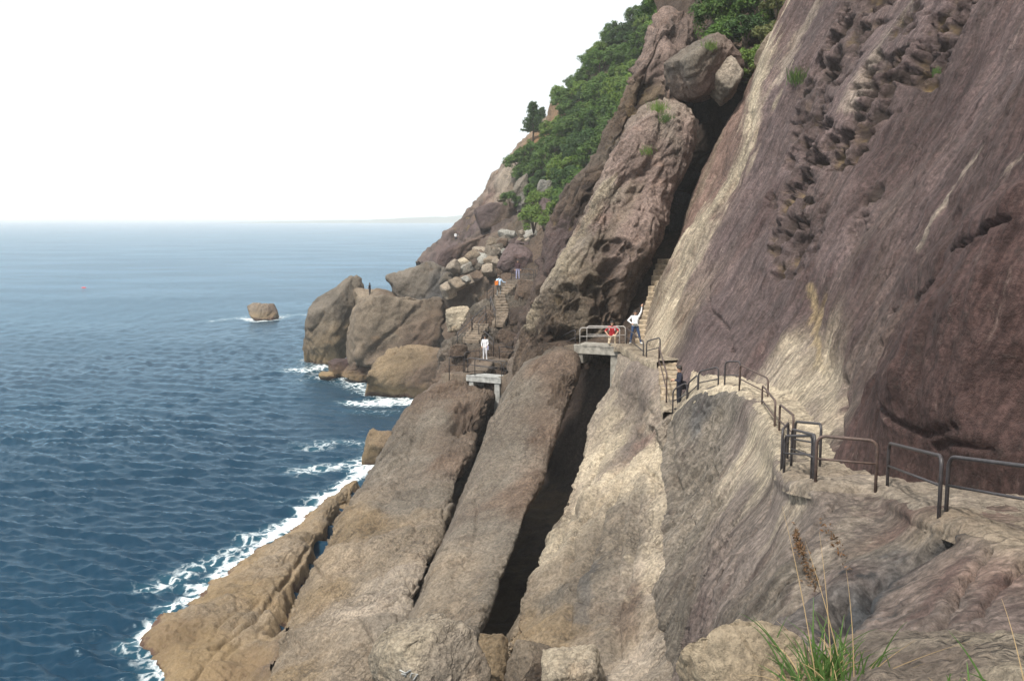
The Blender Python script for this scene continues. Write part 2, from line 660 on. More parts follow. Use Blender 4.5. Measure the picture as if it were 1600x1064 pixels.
    for line, width, height in bumps:
        pts = np.array([on(*q) for q in line])
        d += height * np.exp(-(poly_dist(V, pts) / width) ** 2)
    col = np.zeros((len(V), 3))
    wt = np.zeros(len(V))
    Sw = V + 1.0 * np.stack([fbm(S / 2.6, 3), fbm(S / 2.6 + 40, 3), fbm(S / 2.6 - 40, 3)], 1)
    for a in anchors:
        c = PAL[a[2]] if isinstance(a[2], str) else a[2]
        r = ((Sw - on(a[0], a[1])) ** 2).sum(1) + 0.15
        ww = (a[3] if len(a) > 3 else 1.0) / r ** 1.7
        col += ww[:, None] * np.array(c)
        wt += ww
    col /= wt[:, None]
    for line, width, cn, k in stains:
        pts = np.array([on(*q) for q in line])
        dd = poly_dist(V * YS, pts * YS)
        ids = np.nonzero(dd < width * 4)[0]
        e = fbm(B[ids] * np.array([0.12, 1, 1]) / (width * 1.2), 4)
        a = (k * sstep(1.6, 0.4, dd[ids] / width * (1 + 0.9 * e)))[:, None]
        col[ids] = col[ids] * (1 - a) + np.array(PAL[cn]) * a
    V2 = V + N * d[:, None]
    Fc = grid_faces(nr, nc, wrap)
    if not flip: Fc = Fc[:, ::-1]
    ob = mesh_ob(name, V2, Fc, mat, parent)
    point_attr(ob.data, "col", col)
    point_attr(ob.data, "pit", pit)
    ROCKS[ob.name] = V2.reshape(nr, nc, 3)
    return ob


ROCKS = {}


def sheet(name, rows, nr, nc, mat, anchors, disp, **kw):
    ctrl = np.array([[at(*p) if not isinstance(p, np.ndarray) else p for p in row] for row in rows])
    tr, tc = even_params(ctrl, nr, 0), even_params(ctrl, nc, 1)
    P = np.einsum('ai,ijk,bj->abk', cr_matrix(tr, ctrl.shape[0]), ctrl, cr_matrix(tc, ctrl.shape[1]))
    return finish_rock(name, P, False, mat, anchors, disp, **kw)


def loft(name, rows, thick, nr, nf, nb, mat, anchors, disp, power=0.85, skew=0.0, back=1.0, **kw):
    """slab: each row (lx, ly, lY, rx, ry, rY) is the pair of silhouette points of a closed cross-section"""
    Lp = np.array([at(*r[0:3]) for r in rows])
    Rp = np.array([at(*r[3:6]) for r in rows])
    ctrl = np.stack([Lp, Rp], 1)
    t = even_params(ctrl, nr, 0)
    W = cr_matrix(t, len(rows))
    L, Rr = W @ Lp, W @ Rp
    C, A = (L + Rr) / 2, (Rr - L) / 2
    # thickness runs back from the face, level with the ground
    b = C - CAM
    b[:, 2] *= 0.6
    b = b / np.linalg.norm(b, axis=1, keepdims=True)
    th = (W @ np.array([thick] * len(rows)) if not hasattr(thick, '__len__') else W @ np.array(thick)) / 2
    half = np.linalg.norm(A, axis=1)
    th = np.minimum(th, half * 2.5)
    ends = np.minimum(np.arange(nr), np.arange(nr)[::-1]) / (nr - 1)
    cap = np.sqrt(np.clip(ends / 0.035, 0.0004, 1))
    a = np.concatenate([np.linspace(math.pi, 2 * math.pi, nf, endpoint=False), np.linspace(0, math.pi, nb, endpoint=False)])
    ca = np.sign(np.cos(a)) * np.abs(np.cos(a)) ** power
    sa = np.sign(np.sin(a)) * np.abs(np.sin(a)) ** power
    sa = np.where(sa > 0, sa * back, sa)
    P = C[:, None] + cap[:, None, None] * (A[:, None] * ca[None, :, None] + b[:, None] * (th[:, None] * (sa + skew * ca)[None])[..., None])
    return finish_rock(name, P, True, mat, anchors, disp, **kw)


def boulder(name, px, py, Y, rx, ry, depth=1.0, col='tan', seed=1, rot=0.0, planes=16, n=64, mat=None, sharp=14.0, disp=None, yaw=0.0, col2=None, z0=None, cracks=()):
    """angular rounded boulder whose outline is about rx by ry pixels at (px, py)"""
    rnd = np.random.default_rng(seed)
    c = at(px, py, Y)
    k = np.linalg.norm(c - CAM) / F
    rad = np.array([rx * k, (rx + ry) / 2 * k * depth, ry * k])
    n = int(n * 0.62) if n > 70 else n
    th = np.linspace(0, math.pi, n)
    ph = np.linspace(0, 2 * math.pi, int(n * 1.7), endpoint=False)
    T, Ph = np.meshgrid(th, ph, indexing='ij')
    D = np.stack([np.sin(T) * np.cos(Ph), np.sin(T) * np.sin(Ph), np.cos(T)], -1)
    Q_, _r = np.linalg.qr(np.eye(3) + 0.35 * rnd.normal(size=(3, 3)))
    nn = np.vstack([Q_, -Q_, rnd.normal(size=(planes // 2, 3))])
    nn /= np.linalg.norm(nn, axis=1, keepdims=True)
    h = np.concatenate([rnd.uniform(0.72, 0.95, 6), rnd.uniform(0.85, 1.08, planes // 2)])
    q = np.clip(D @ nn.T, 0.02, None) / h
    r = 1.0 / ((q ** sharp).sum(-1) ** (1 / sharp))
    r = np.minimum(r, 1.35)
    r = r * 0.86 + 0.14
    P = D * r[..., None] * rad
    Rm = np.array([[math.cos(yaw), -math.sin(yaw), 0], [math.sin(yaw), math.cos(yaw), 0], [0, 0, 1]])
    Rt = np.array([[math.cos(rot), 0, math.sin(rot)], [0, 1, 0], [-math.sin(rot), 0, math.cos(rot)]])
    P = P @ Rm.T @ Rt.T + c
    s = float(rad.mean())
    dd = disp or [('fbm', 0.9 * s, 0.07 * s), ('ridge', 0.3 * s, 0.035 * s), ('block', 0.9 * s, 0.05 * s), ('terrace', 0.8 * s, 0.035 * s)]
    an = [(px, py, col)]
    if col2:
        an = [(px - rx * .4, py - ry * .5, col), (px + rx * .4, py + ry * .5, col2)]
    ob = finish_rock(name, P, True, mat or M_BOULD, an, dd, seed=seed, cracks=cracks)
    return ob

# ================================================================== THE SETTING
# ------------------------------------------------------------------ sea
FOAM = [  # (pixel line on the water, width in metres, strength)
    ([(585, 722), (530, 765), (465, 812), (420, 842)], 1.1, 1.2),
    ([(420, 842), (370, 880), (320, 918)], 1.1, 0.95),
    ([(400, 838), (345, 872), (285, 900), (230, 922)], 1.5, 0.62),
    ([(320, 918), (275, 950), (235, 982), (212, 1010)], 0.9, 0.8),
    ([(235, 1020), (230, 1064), (200, 1090)], 1.0, 0.60),
    ([(275, 1005), (250, 1040), (260, 1070)], 0.9, 0.75),
    ([(570, 722), (530, 728), (470, 735)], 2.0, 0.66), ([(565, 690), (520, 688), (490, 700)], 2.2, 0.56), ([(560, 735), (575, 715)], 1.4, 1.0),
    ([(650, 625), (610, 622), (575, 628)], 3.0, 1.0), ([(620, 640), (560, 640)], 3.0, 0.42),
    ([(545, 560), (510, 572), (480, 578)], 3.5, 0.85), ([(480, 560), (500, 590), (560, 600)], 3.5, 0.5),
    ([(385, 496), (410, 500), (440, 494)], 2.2, 1.0), ([(330, 500), (390, 492), (470, 490)], 3.5, 0.55),
    ([(540, 590), (580, 612), (600, 618)], 2.2, 0.75),
]


def build_sea():
    # rows: even on the picture close by, then out to the horizon
    ys = np.concatenate([np.linspace(1180, 420, 430), np.linspace(418, 352, 50)])
    rr = np.array([at_z(800, y)[1] for y in ys])
    rr = np.concatenate([[12.0, 24.0], rr, np.geomspace(rr[-1] * 1.15, 26000, 24)])
    az = np.concatenate([np.linspace(-100, -42, 30), np.linspace(-40, 3, 460), np.linspace(5, 100, 40)])
    az = np.radians(az)
    Rr, A = np.meshgrid(rr, az, indexing='ij')
    X, Yw = Rr * np.sin(A), Rr * np.cos(A)
    shp = X.shape
    x, y = X.ravel(), Yw.ravel()
    r = Rr.ravel()
    rnd = np.random.default_rng(5)
    z = np.zeros_like(x)
    warp = 1.4 * perlin(np.stack([x / 9, y / 9, 0 * x], 1)) * (r < 400)
    for k in range(46):
        lam = 0.55 * (8.0 / 0.55) ** (k / 45.0)
        th = R(205) + rnd.normal() * 0.42
        am = (0.016 * lam ** 0.75 * math.exp(-(lam / 3.6) ** 2) + 0.002 * lam ** 0.5) * rnd.uniform(0.6, 1.3)
        ph = rnd.uniform(0, 6.28)
        s = np.sin((2 * math.pi / lam) * (x * math.sin(th) + y * math.cos(th)) + ph + warp * (0.5 + 1.6 / lam))
        lod = np.exp(-(r * r / (CAMZ * 984) / (lam * 1.3)) ** 2)      # waves too short to see out there
        z += am * lod * (2.2 * ((s + 1) / 2) ** 1.7 if k % 3 else s)
    z *= 0.75 + 0.9 * np.clip(0.5 + perlin(np.stack([x / 26, y / 40, 0 * x], 1)), 0, 1) * (r < 600)
    z -= z[r < 120].mean()
    z *= np.clip(1.2 - r / 1500, 0, 1)
    V = np.stack([x, y, z], 1)
    foam = np.zeros(len(x))
    near = np.nonzero(r < 320)[0]
    P2 = V[near] * np.array([1, 1, 0])
    wob = fbm(P2 / 3.5, 4)
    for line, w, s in FOAM:
        pts = np.array([at_z(*q) for q in line])
        d = poly_dist(P2, pts)
        foam[near] = np.maximum(foam[near], s * np.exp(-np.maximum(d * (1 + 0.7 * wob) / w, 0) ** 1.3))
    m, nt, b, out = nodes_of("sea_water")
    g = NG(nt)
    p = g.pos()
    fo = g.attr("foam").outputs['Fac']
    warp = g.mix(0.18, p, nt.nodes.new('ShaderNodeTexNoise').outputs['Color'])
    lace = g.math('SUBTRACT', 1.0, g.voro(g.vmath('ADD', p, g.vmath('MULTIPLY', g.noise(p, 0.9, 4, 0.6, 0, 1), (1.8, 1.8, 0))), 1.1, 'DISTANCE_TO_EDGE'))
    lace = g.ramp(lace, 0.72, 1.0, 0.0, 0.55)
    fn = g.math('ADD', g.math('MULTIPLY', g.noise(p, 1.6, 8, 0.72), 0.9), lace)
    ff = g.ramp(g.math('ADD', g.math('MULTIPLY', fo, 1.15), fn), 1.28, 2.0, 0, 1)
    patch = g.noise(p, 0.012, 4, 0.6)
    deep = g.mix(g.ramp(patch, 0.3, 0.7), (0.002, 0.018, 0.038), (0.003, 0.028, 0.054))
    shal = g.mix(g.ramp(fo, 0.1, 0.9, 0, 0.6), deep, (0.025, 0.095, 0.125))
    c = g.mix(ff, shal, (0.70, 0.74, 0.75))
    mp = g.vmath('MULTIPLY', p, (0.6, 1.0, 1.0))
    h = g.math('ADD', g.math('MULTIPLY', g.noise(mp, 2.2, 5, 0.6, 0.4), 0.5), g.math('MULTIPLY', g.noise(mp, 0.9, 4, 0.6, 0.3), 0.6))
    h = g.math('ADD', h, g.math('MULTIPLY', ff, 0.25))
    nrm = g.bump(h, 0.36, 0.30)
    nt.nodes.remove(b)
    df = nt.nodes.new('ShaderNodeBsdfDiffuse')
    nt.links.new(c, df.inputs['Color'])
    nt.links.new(nrm, df.inputs['Normal'])
    gl = nt.nodes.new('ShaderNodeBsdfGlossy')
    gl.inputs['Roughness'].default_value = 0.26
    gl.inputs['Color'].default_value = (0.66, 0.86, 1.0, 1)
    nt.links.new(nrm, gl.inputs['Normal'])
    fr = nt.nodes.new('ShaderNodeFresnel')
    fr.inputs['IOR'].default_value = 1.33
    nt.links.new(nrm, fr.inputs['Normal'])
    # a ruffled sea mirrors less than a flat one; gusts change how much
    gust = g.ramp(g.noise(g.vmath('MULTIPLY', p, (0.5, 1, 1)), 0.03, 4, 0.6), 0.35, 0.65, 0.55, 0.66)
    mx = nt.nodes.new('ShaderNodeMixShader')
    nt.links.new(g.math('MULTIPLY', g.math('MULTIPLY', fr.outputs[0], gust), g.math('SUBTRACT', 1.0, g.math('MULTIPLY', ff, 0.9))), mx.inputs[0])
    nt.links.new(df.outputs[0], mx.inputs[1])
    nt.links.new(gl.outputs[0], mx.inputs[2])
    nt.links.new(mx.outputs[0], out.inputs['Surface'])
    ob = mesh_ob("sea", V, grid_faces(*shp), m)
    point_attr(ob.data, "foam", foam)
    tag(ob, kind="structure")


build_sea()

# ------------------------------------------------------------------ the leaning cliff wall on the right
def build_wall():
    base = [(2050, 1010, 9.0), (1800, 880, 12.0), (1620, 795, 15.2), (1492, 762, 17.2), (1367, 741, 19.8), (1305, 728, 22.0), (1285, 690, 25.0),
            (1245, 635, 29.5), (1200, 600, 33.5), (1140, 592, 36.5), (1082, 600, 39.0), (1060, 560, 44.0), (1040, 525, 50.0), (1015, 490, 55.0)]
    B = np.array([at(*p) for p in base])
    B = np.vstack([B, B[-1] + [0.5, 3.0, 0.3], B[-1] + [1.2, 9.0, 0.5], B[-1] + [3.0, 16.0, 1.0]])
    s = np.array([-3.0, -1.0, 0.0, 1.2, 3.0, 6.0, 10.0, 15.0, 21.0, 28.0, 38.0])
    ctrl = np.zeros((len(B), len(s), 3))
    for i, p in enumerate(B):
        Yy = p[1]
        near = float(np.clip((24 - Yy) / 7, 0, 1))
        end = float(np.clip((Yy - 40) / 14, 0, 1))
        for j, sv in enumerate(s):
            # dip angle of the face: steep alcove at the foot close by, leaning back above
            xs = np.linspace(0, sv, 40)
            foot = np.exp(-np.abs(xs) / 3.6)
            th = R(62) + end * R(4) + near * R(30) * foot + (1 - near) * R(-4) * foot
            dx = np.trapz(np.cos(th), xs)
            dz = np.trapz(np.sin(th), xs)
            ctrl[i, j] = p + np.array([dx, 0, dz])
    tr, tc = even_params(ctrl, 480, 0), even_params(ctrl, 440, 1)
    P = np.einsum('ai,ijk,bj->abk', cr_matrix(tr, len(B)), ctrl, cr_matrix(tc, len(s)))
    anchors = [
        (1600, 100, 'mauve'), (1500, 150, 'purple'), (1400, 250, 'purple'), (1560, 300, 'purple'), (1500, 450, 'plum'), (1590, 420, 'plum'),
        (1400, 600, 'plum'), (1580, 650, 'plum'), (1450, 680, 'plum'), (1340, 660, 'plum'), (1350, 450, 'purple'), (1300, 400, 'mauve'),
        (1450, 60, 'mauve'), (1260, 450, 'purple'), (1200, 400, 'mauve'), (1190, 330, 'purple'), (1250, 250, 'mauve'), (1350, 120, 'mauve'),
        (1160, 165, 'rose'), (1130, 240, 'rose'), (1105, 300, 'rose'), (1150, 200, 'rose'), (1175, 120, 'rose'), (1080, 350, 'rose'), (1280, 20, 'mauve'), (1230, 130, 'mauve'), (1215, 200, 'mauve'), (1170, 300, 'mauve'), (1140, 360, 'mauve'), (1060, 400, 'rose'), (1040, 450, 'tan'),
        (1080, 430, 'mauve'), (1120, 480, 'mauve'), (1060, 500, 'brown'), (1050, 480, 'cream'), (1035, 540, 'cream'), (1090, 560, 'mauve'), (1130, 540, 'mauve'),
        (1180, 560, 'purple'), (1200, 590, 'pale'), (1230, 560, 'pale'), (1245, 530, 'tan', 0.5), (1250, 620, 'cream'), (1280, 600, 'pale'), (1290, 660, 'pale'), (1275, 560, 'tan', 0.5), (1225, 500, 'mauve'),
        (1310, 560, 'purple'), (1320, 620, 'purple'), (1250, 470, 'purple'), (1290, 490, 'purple'), (1200, 460, 'mauve'), (1330, 520, 'purple'), (1170, 500, 'mauve'), (1230, 430, 'mauve'), (1440, 420, 'purple'), (1530, 380, 'purple'), (1480, 300, 'purple'), (1560, 200, 'purple')]
    pits = [([(1350, -10), (1322, 60), (1302, 110)], 1.05, 0.95, 1.35),
            ([(1275, 120), (1268, 200), (1252, 270)], 0.85, 0.80, 1.1),
            ([(1250, 285), (1235, 350), (1222, 410)], 0.65, 0.62, 0.85),
            ([(1388, 105), (1362, 170), (1342, 200), (1312, 250)], 0.65, 0.70, 1.0),
            ([(1515, -10), (1495, 40), (1455, 95), (1438, 120)], 0.58, 0.70, 1.1),
            ([(1425, 10), (1410, 55)], 0.42, 0.5, 0.5),
            ([(1372, 290), (1358, 320)], 0.18, 0.4, 0.5), ([(1348, 340), (1335, 378)], 0.22, 0.45, 0.45, 0.3),
            ([(1158, 345), (1145, 385)], 0.25, 0.4, 0.5, 0.4), ([(1210, 370), (1205, 310)], 0.2, 0.3, 0.4, 0.4), ([(1290, 330), (1275, 400)], 0.22, 0.3, 0.35, 0.4)]
    cracks = [([(1605, 356), (1560, 373), (1520, 392), (1480, 430), (1440, 468), (1400, 490)], 0.055, 0.30),
              ([(1470, 485), (1430, 510), (1380, 540)], 0.045, 0.16), ([(1600, 560), (1590, 600), (1585, 660)], 0.05, 0.12),
              ([(1510, 668), (1460, 682), (1420, 662), (1395, 630)], 0.05, 0.16), ([(1330, 700), (1350, 640), (1380, 590), (1400, 560)], 0.06, 0.14),
              ([(1112, 485), (1128, 505), (1140, 545)], 0.06, 0.25), ([(1135, 380), (1115, 440), (1112, 485)], 0.07, 0.25), ([(1210, 560), (1190, 590)], 0.05, 0.1),
              ([(1310, 690), (1300, 640), (1310, 590)], 0.12, 0.25), ([(1175, 180), (1140, 280), (1110, 340)], 0.06, 0.18), ([(1560, 700), (1500, 690), (1470, 700)], 0.05, 0.12)]
    bumps = [([(1600, 330), (1540, 355), (1490, 400), (1440, 440)], 0.5, 0.22), ([(1540, 480), (1480, 540), (1420, 600)], 1.4, 0.35), ([(1480, 640), (1560, 690)], 0.6, 0.18), ([(1260, 480), (1280, 560), (1300, 640)], 0.8, -0.3)]
    stains = [([(1236, 0), (1206, 80), (1186, 150), (1160, 230), (1120, 310), (1060, 400), (1030, 450)], 0.36, 'cream', 0.95),
              ([(1268, 0), (1240, 60), (1215, 130)], 0.16, 'pale', 0.6), ([(1140, 200), (1105, 290), (1060, 370)], 0.25, 'tan', 0.6), ([(1100, 350), (1080, 400), (1050, 470), (1035, 530)], 0.4, 'cream', 0.8),
              ([(1420, 5), (1380, 70), (1330, 170)], 0.18, 'pale', 0.5), ([(1590, 60), (1500, 230), (1420, 380)], 0.2, 'mauve', 0.6),
              ([(1600, 170), (1530, 270), (1450, 400)], 0.07, 'pale', 0.6), ([(1600, 240), (1520, 350)], 0.06, 'pale', 0.5), ([(1270, 450), (1266, 510), (1275, 570)], 0.12, 'yellow', 0.5),
              ([(1235, 540), (1230, 600), (1215, 640)], 0.35, 'cream', 0.6), ([(1280, 580), (1285, 640), (1280, 690)], 0.3, 'cream', 0.6)]
    ob = finish_rock("cliff_wall", P, False, M_WALL, anchors,
                     [('big', 7.0, 0.55), ('bed', 2.4, 0.30), ('terrace', 2.6, 0.11), ('fissure', 2.2, 0.15), ('fbm', 1.2, 0.07), ('ridge', 0.35, 0.030)],
                     cracks=cracks, pits=pits, bumps=bumps, stains=stains, ys=0.38, calm=[(base, 1.3, 0.25)], seed=2)
    tag(ob, kind="structure")


build_wall()

# ------------------------------------------------------------------ rock below the path (near) and the pale face beside the cleft
tops = [(1052, 648, 36.5), (1092, 614, 35.2), (1130, 607, 34.2), (1160, 616, 32.5), (1195, 648, 28.6), (1213, 690, 24.9), (1225, 739, 20.9),
        (1272, 758, 18.0), (1375, 770, 17.5), (1475, 812, 13.8), (1620, 858, 11.8), (1760, 910, 10.3)]
f_rows = [
    [at(*p) + np.array([1.6, 1.0, -0.12]) for p in tops],
    [at(*p) for p in tops],
    [(1040, 700, 35), (1075, 690, 34), (1110, 690, 33), (1150, 680, 31.0), (1180, 715, 26.8), (1203, 745, 23.3), (1225, 780, 19.7), (1280, 795, 17.2), (1385, 808, 16.2), (1480, 848, 13.0), (1620, 890, 11.2), (1770, 930, 9.8)],
    [(1034, 780, 32.5), (1066, 780, 31.3), (1100, 780, 29.8), (1138, 765, 27.4), (1170, 785, 23.7), (1199, 805, 20.9), (1226, 832, 17.9), (1286, 845, 15.9), (1390, 858, 14.6), (1486, 888, 12.1), (1622, 928, 10.5), (1775, 960, 9.3)],
    [(1032, 860, 29.5), (1060, 870, 28), (1092, 880, 25.4), (1130, 855, 23.0), (1160, 862, 20.4), (1194, 872, 18.2), (1226, 892, 15.9), (1292, 905, 14.3), (1392, 914, 12.9), (1490, 934, 11.1), (1625, 970, 9.8), (1780, 1000, 8.8)],
    [(1040, 960, 26), (1062, 962, 24.4), (1085, 970, 21.8), (1118, 955, 19.1), (1150, 962, 16.6), (1188, 962, 14.9), (1228, 972, 13.3), (1296, 972, 12.2), (1396, 980, 11.2), (1495, 990, 10.0), (1630, 1020, 9.1), (1790, 1040, 8.3)],
    [(1055, 1064, 22.5), (1072, 1064, 20.8), (1090, 1064, 18.8), (1118, 1064, 15.8), (1150, 1064, 13.3), (1190, 1064, 11.8), (1230, 1064, 10.7), (1300, 1064, 10.0), (1400, 1064, 9.4), (1500, 1064, 8.8), (1640, 1090, 8.3), (1800, 1090, 7.8)],
    [(1055, 1200, 18), (1072, 1200, 16.5), (1090, 1200, 14.5), (1118, 1200, 12), (1150, 1200, 10), (1190, 1200, 9), (1230, 1200, 8.5), (1300, 1200, 8), (1400, 1200, 7.6), (1500, 1200, 7.2), (1650, 1220, 6.8), (1820, 1220, 6.6)],
]
ob = sheet("path_rock", f_rows, 370, 410, M_WALL,
           [(1060, 680, 'grey'), (1090, 760, 'grey'), (1100, 650, 'slate'), (1080, 850, 'grey'), (1060, 960, 'grey'), (1120, 660, 'grey'), (1165, 650, 'taupe'), (1180, 690, 'cream'), (1190, 740, 'cream'),
            (1150, 720, 'pale'), (1140, 800, 'taupe'), (1100, 900, 'taupe'), (1120, 870, 'umber'), (1090, 980, 'umber'), (1170, 860, 'taupe'), (1230, 800, 'taupe'), (1260, 830, 'taupe'),
            (1250, 770, 'pale'), (1330, 790, 'taupe'), (1420, 830, 'rose'), (1380, 870, 'grey'), (1500, 880, 'umber'), (1500, 950, 'umber'), (1420, 980, 'taupe'), (1570, 900, 'rose'), (1580, 980, 'umber'),
            (1400, 770, 'pale'), (1470, 825, 'tan'), (1580, 850, 'tan'), (1220, 900, 'grey'), (1200, 960, 'grey'), (1300, 920, 'umber'), (1390, 890, 'slate', 0.6), (1340, 930, 'slate', 0.6)],
           [('big', 4.0, 0.22), ('block', 1.6, 0.10), ('bed', 1.4, 0.16), ('terrace', 1.6, 0.08), ('fissure', 1.2, 0.11), ('fbm', 0.8, 0.06), ('ridge', 0.25, 0.022)],
           cracks=[([(1500, 822), (1470, 845), (1420, 880), (1370, 905), (1330, 945), (1310, 1000)], 0.17, 0.38), ([(1310, 930), (1300, 970), (1290, 1000)], 0.14, 0.6),
                   ([(1240, 850), (1255, 890), (1275, 915)], 0.07, 0.12), ([(1540, 860), (1490, 930), (1450, 990)], 0.06, 0.22), ([(1600, 880), (1545, 930), (1500, 985)], 0.05, 0.15), ([(1210, 760), (1170, 850), (1130, 930)], 0.07, 0.14), ([(1300, 790), (1250, 870)], 0.06, 0.12),
                   ([(1030, 640), (1050, 700), (1045, 800)], 0.15, 0.2)],
           pits=[([(1100, 660), (1085, 740), (1075, 820)], 1.0, 0.40, 0.20, 0.0), ([(1130, 850), (1100, 930), (1080, 1000)], 1.0, 0.26, 0.16, 0.0)], bumps=[([(1470, 800), (1410, 850), (1340, 890), (1295, 940)], 0.35, 0.12)], stains=[([(1495, 828), (1440, 868), (1400, 892), (1360, 920), (1330, 950), (1312, 990)], 0.26, 'wet', 1.0), ([(1250, 760), (1225, 800)], 0.3, 'cream', 0.5), ([(1500, 880), (1440, 960)], 0.12, 'plum', 0.6), ([(1580, 900), (1500, 960)], 0.12, 'plum', 0.5), ([(1350, 800), (1290, 860), (1240, 930)], 0.2, 'pale', 0.6)], calm=[(tops, 2.0, 0.10)], seed=5)
tag(ob, kind="structure")

s4_rows = [
    [(985, 540, 66), (974, 540, 54), (1008, 548, 50), (1046, 558, 46), (1078, 625, 40), (1120, 630, 39)],
    [(975, 556, 65), (966, 556, 50.2), (1000, 567, 45.4), (1034, 580, 42.6), (1046, 642, 38.2), (1120, 640, 38)],
    [(965, 585, 64), (956, 592, 48.8), (990, 604, 44.4), (1026, 634, 40.4), (1058, 674, 36.9), (1120, 665, 36.5)],
    [(945, 645, 60), (938, 645, 46.8), (985, 645, 43.6), (1030, 685, 39), (1066, 705, 36), (1120, 710, 35)],
    [(915, 740, 55), (903, 740, 42.3), (958, 740, 39.2), (1012, 760, 36.3), (1066, 780, 33.8), (1120, 790, 32.5)],
    [(875, 850, 50), (860, 850, 37.2), (928, 850, 34.2), (1000, 860, 31.8), (1066, 870, 30.1), (1120, 880, 28.5)],
    [(840, 940, 46), (825, 940, 33.2), (900, 950, 30.5), (985, 960, 28.3), (1066, 960, 26.6), (1120, 970, 25)],
    [(805, 1020, 43), (788, 1020, 30.2), (870, 1030, 27.5), (968, 1050, 25.5), (1060, 1060, 23.5), (1120, 1060, 22)],
    [(790, 1150, 32), (750, 1150, 26), (850, 1160, 23), (950, 1170, 21), (1060, 1180, 20), (1120, 1180, 19)],
]
s4_rows = [[(r_[1][0] + 22, r_[1][1], r_[1][2] + 14), (r_[1][0] + 9, r_[1][1], r_[1][2] + 3.5), (r_[1][0] + 2.5, r_[1][1], r_[1][2] + 0.7)] + r_[1:] for r_ in s4_rows]
ob = sheet("pale_rock_face", s4_rows, 290, 210, M_SLAB,
           [(985, 600, 'taupe'), (960, 620, 'pale'), (1010, 640, 'taupe'), (940, 700, 'cream'), (985, 700, 'taupe'), (1020, 650, 'pale'), (960, 760, 'cream'), (1010, 740, 'cream', 1.5), (1005, 700, 'rose'),
            (900, 800, 'tan'), (880, 840, 'cream'), (950, 850, 'tan'), (1010, 830, 'pale'), (1030, 780, 'pale'), (850, 920, 'tan'), (830, 980, 'ochre'), (900, 920, 'grey'), (980, 950, 'tan'), (990, 900, 'pale'),
            (930, 1000, 'tan'), (1000, 1000, 'pale'), (870, 1010, 'ochre'), (820, 1040, 'tan'), (1030, 900, 'pale'), (975, 930, 'brown', 0.5), (1040, 1000, 'pale')],
           [('big', 5.0, 0.40), ('block', 2.4, 0.14), ('bed', 1.8, 0.24), ('terrace', 2.0, 0.08), ('fissure', 1.7, 0.12), ('fbm', 1.2, 0.09), ('ridge', 0.4, 0.03)],
           cracks=[([(1030, 670), (1000, 690), (985, 730), (960, 780), (930, 850), (900, 920), (880, 980)], 0.14, 0.30), ([(965, 740), (910, 830), (880, 900)], 0.12, 0.25),
                   ([(990, 760), (970, 850), (950, 950)], 0.10, 0.12), ([(1010, 735), (1040, 760)], 0.08, 0.16), ([(1030, 600), (1020, 630), (1000, 660)], 0.12, 0.3), ([(940, 690), (900, 790), (860, 880)], 0.16, 0.3), ([(1000, 770), (985, 860), (955, 960), (940, 1030)], 0.14, 0.22)],
           bumps=[([(1010, 720), (1015, 760)], 0.9, 0.35), ([(955, 740), (900, 830)], 0.5, 0.25)], stains=[([(1005, 760), (965, 880), (935, 1000)], 0.55, 'grey', 0.6), ([(965, 790), (905, 920)], 0.35, 'grey', 0.5), ([(962, 630), (922, 740), (882, 840)], 0.45, 'cream', 0.7), ([(985, 915), (970, 960)], 0.6, 'brown', 0.7), ([(1035, 700), (1030, 800), (1010, 900)], 0.4, 'cream', 0.6), ([(880, 960), (850, 1010)], 0.5, 'ochre', 0.6), ([(925, 880), (905, 960)], 0.25, 'slate', 0.6)], calm=[([(1046, 640, 37.8), (1042, 566, 43.4), (1004, 555, 47.5), (974, 540, 52)], 1.0, 0.2)], seed=9)  # cream strips paint highlights into the colour; other bands are rock tone
tag(ob, kind="structure")

# cleft floor and bedrock, coloured dark as shade; rear rows added to block light
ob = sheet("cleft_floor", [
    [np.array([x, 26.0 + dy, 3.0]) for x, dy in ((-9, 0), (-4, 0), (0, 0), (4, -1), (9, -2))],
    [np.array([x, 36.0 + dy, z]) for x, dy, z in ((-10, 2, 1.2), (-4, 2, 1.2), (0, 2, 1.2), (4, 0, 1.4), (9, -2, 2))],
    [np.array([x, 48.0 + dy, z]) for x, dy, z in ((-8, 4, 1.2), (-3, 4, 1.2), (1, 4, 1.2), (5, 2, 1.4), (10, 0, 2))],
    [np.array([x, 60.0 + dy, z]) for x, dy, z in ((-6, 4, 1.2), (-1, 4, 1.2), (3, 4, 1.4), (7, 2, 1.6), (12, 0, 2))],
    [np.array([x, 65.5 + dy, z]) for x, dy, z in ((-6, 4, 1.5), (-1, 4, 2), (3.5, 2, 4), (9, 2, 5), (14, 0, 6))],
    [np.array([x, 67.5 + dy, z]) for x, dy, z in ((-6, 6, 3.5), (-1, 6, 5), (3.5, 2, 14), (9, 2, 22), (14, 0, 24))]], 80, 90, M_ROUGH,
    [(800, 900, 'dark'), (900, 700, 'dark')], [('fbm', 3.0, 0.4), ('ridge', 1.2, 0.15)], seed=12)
tag(ob, kind="structure")

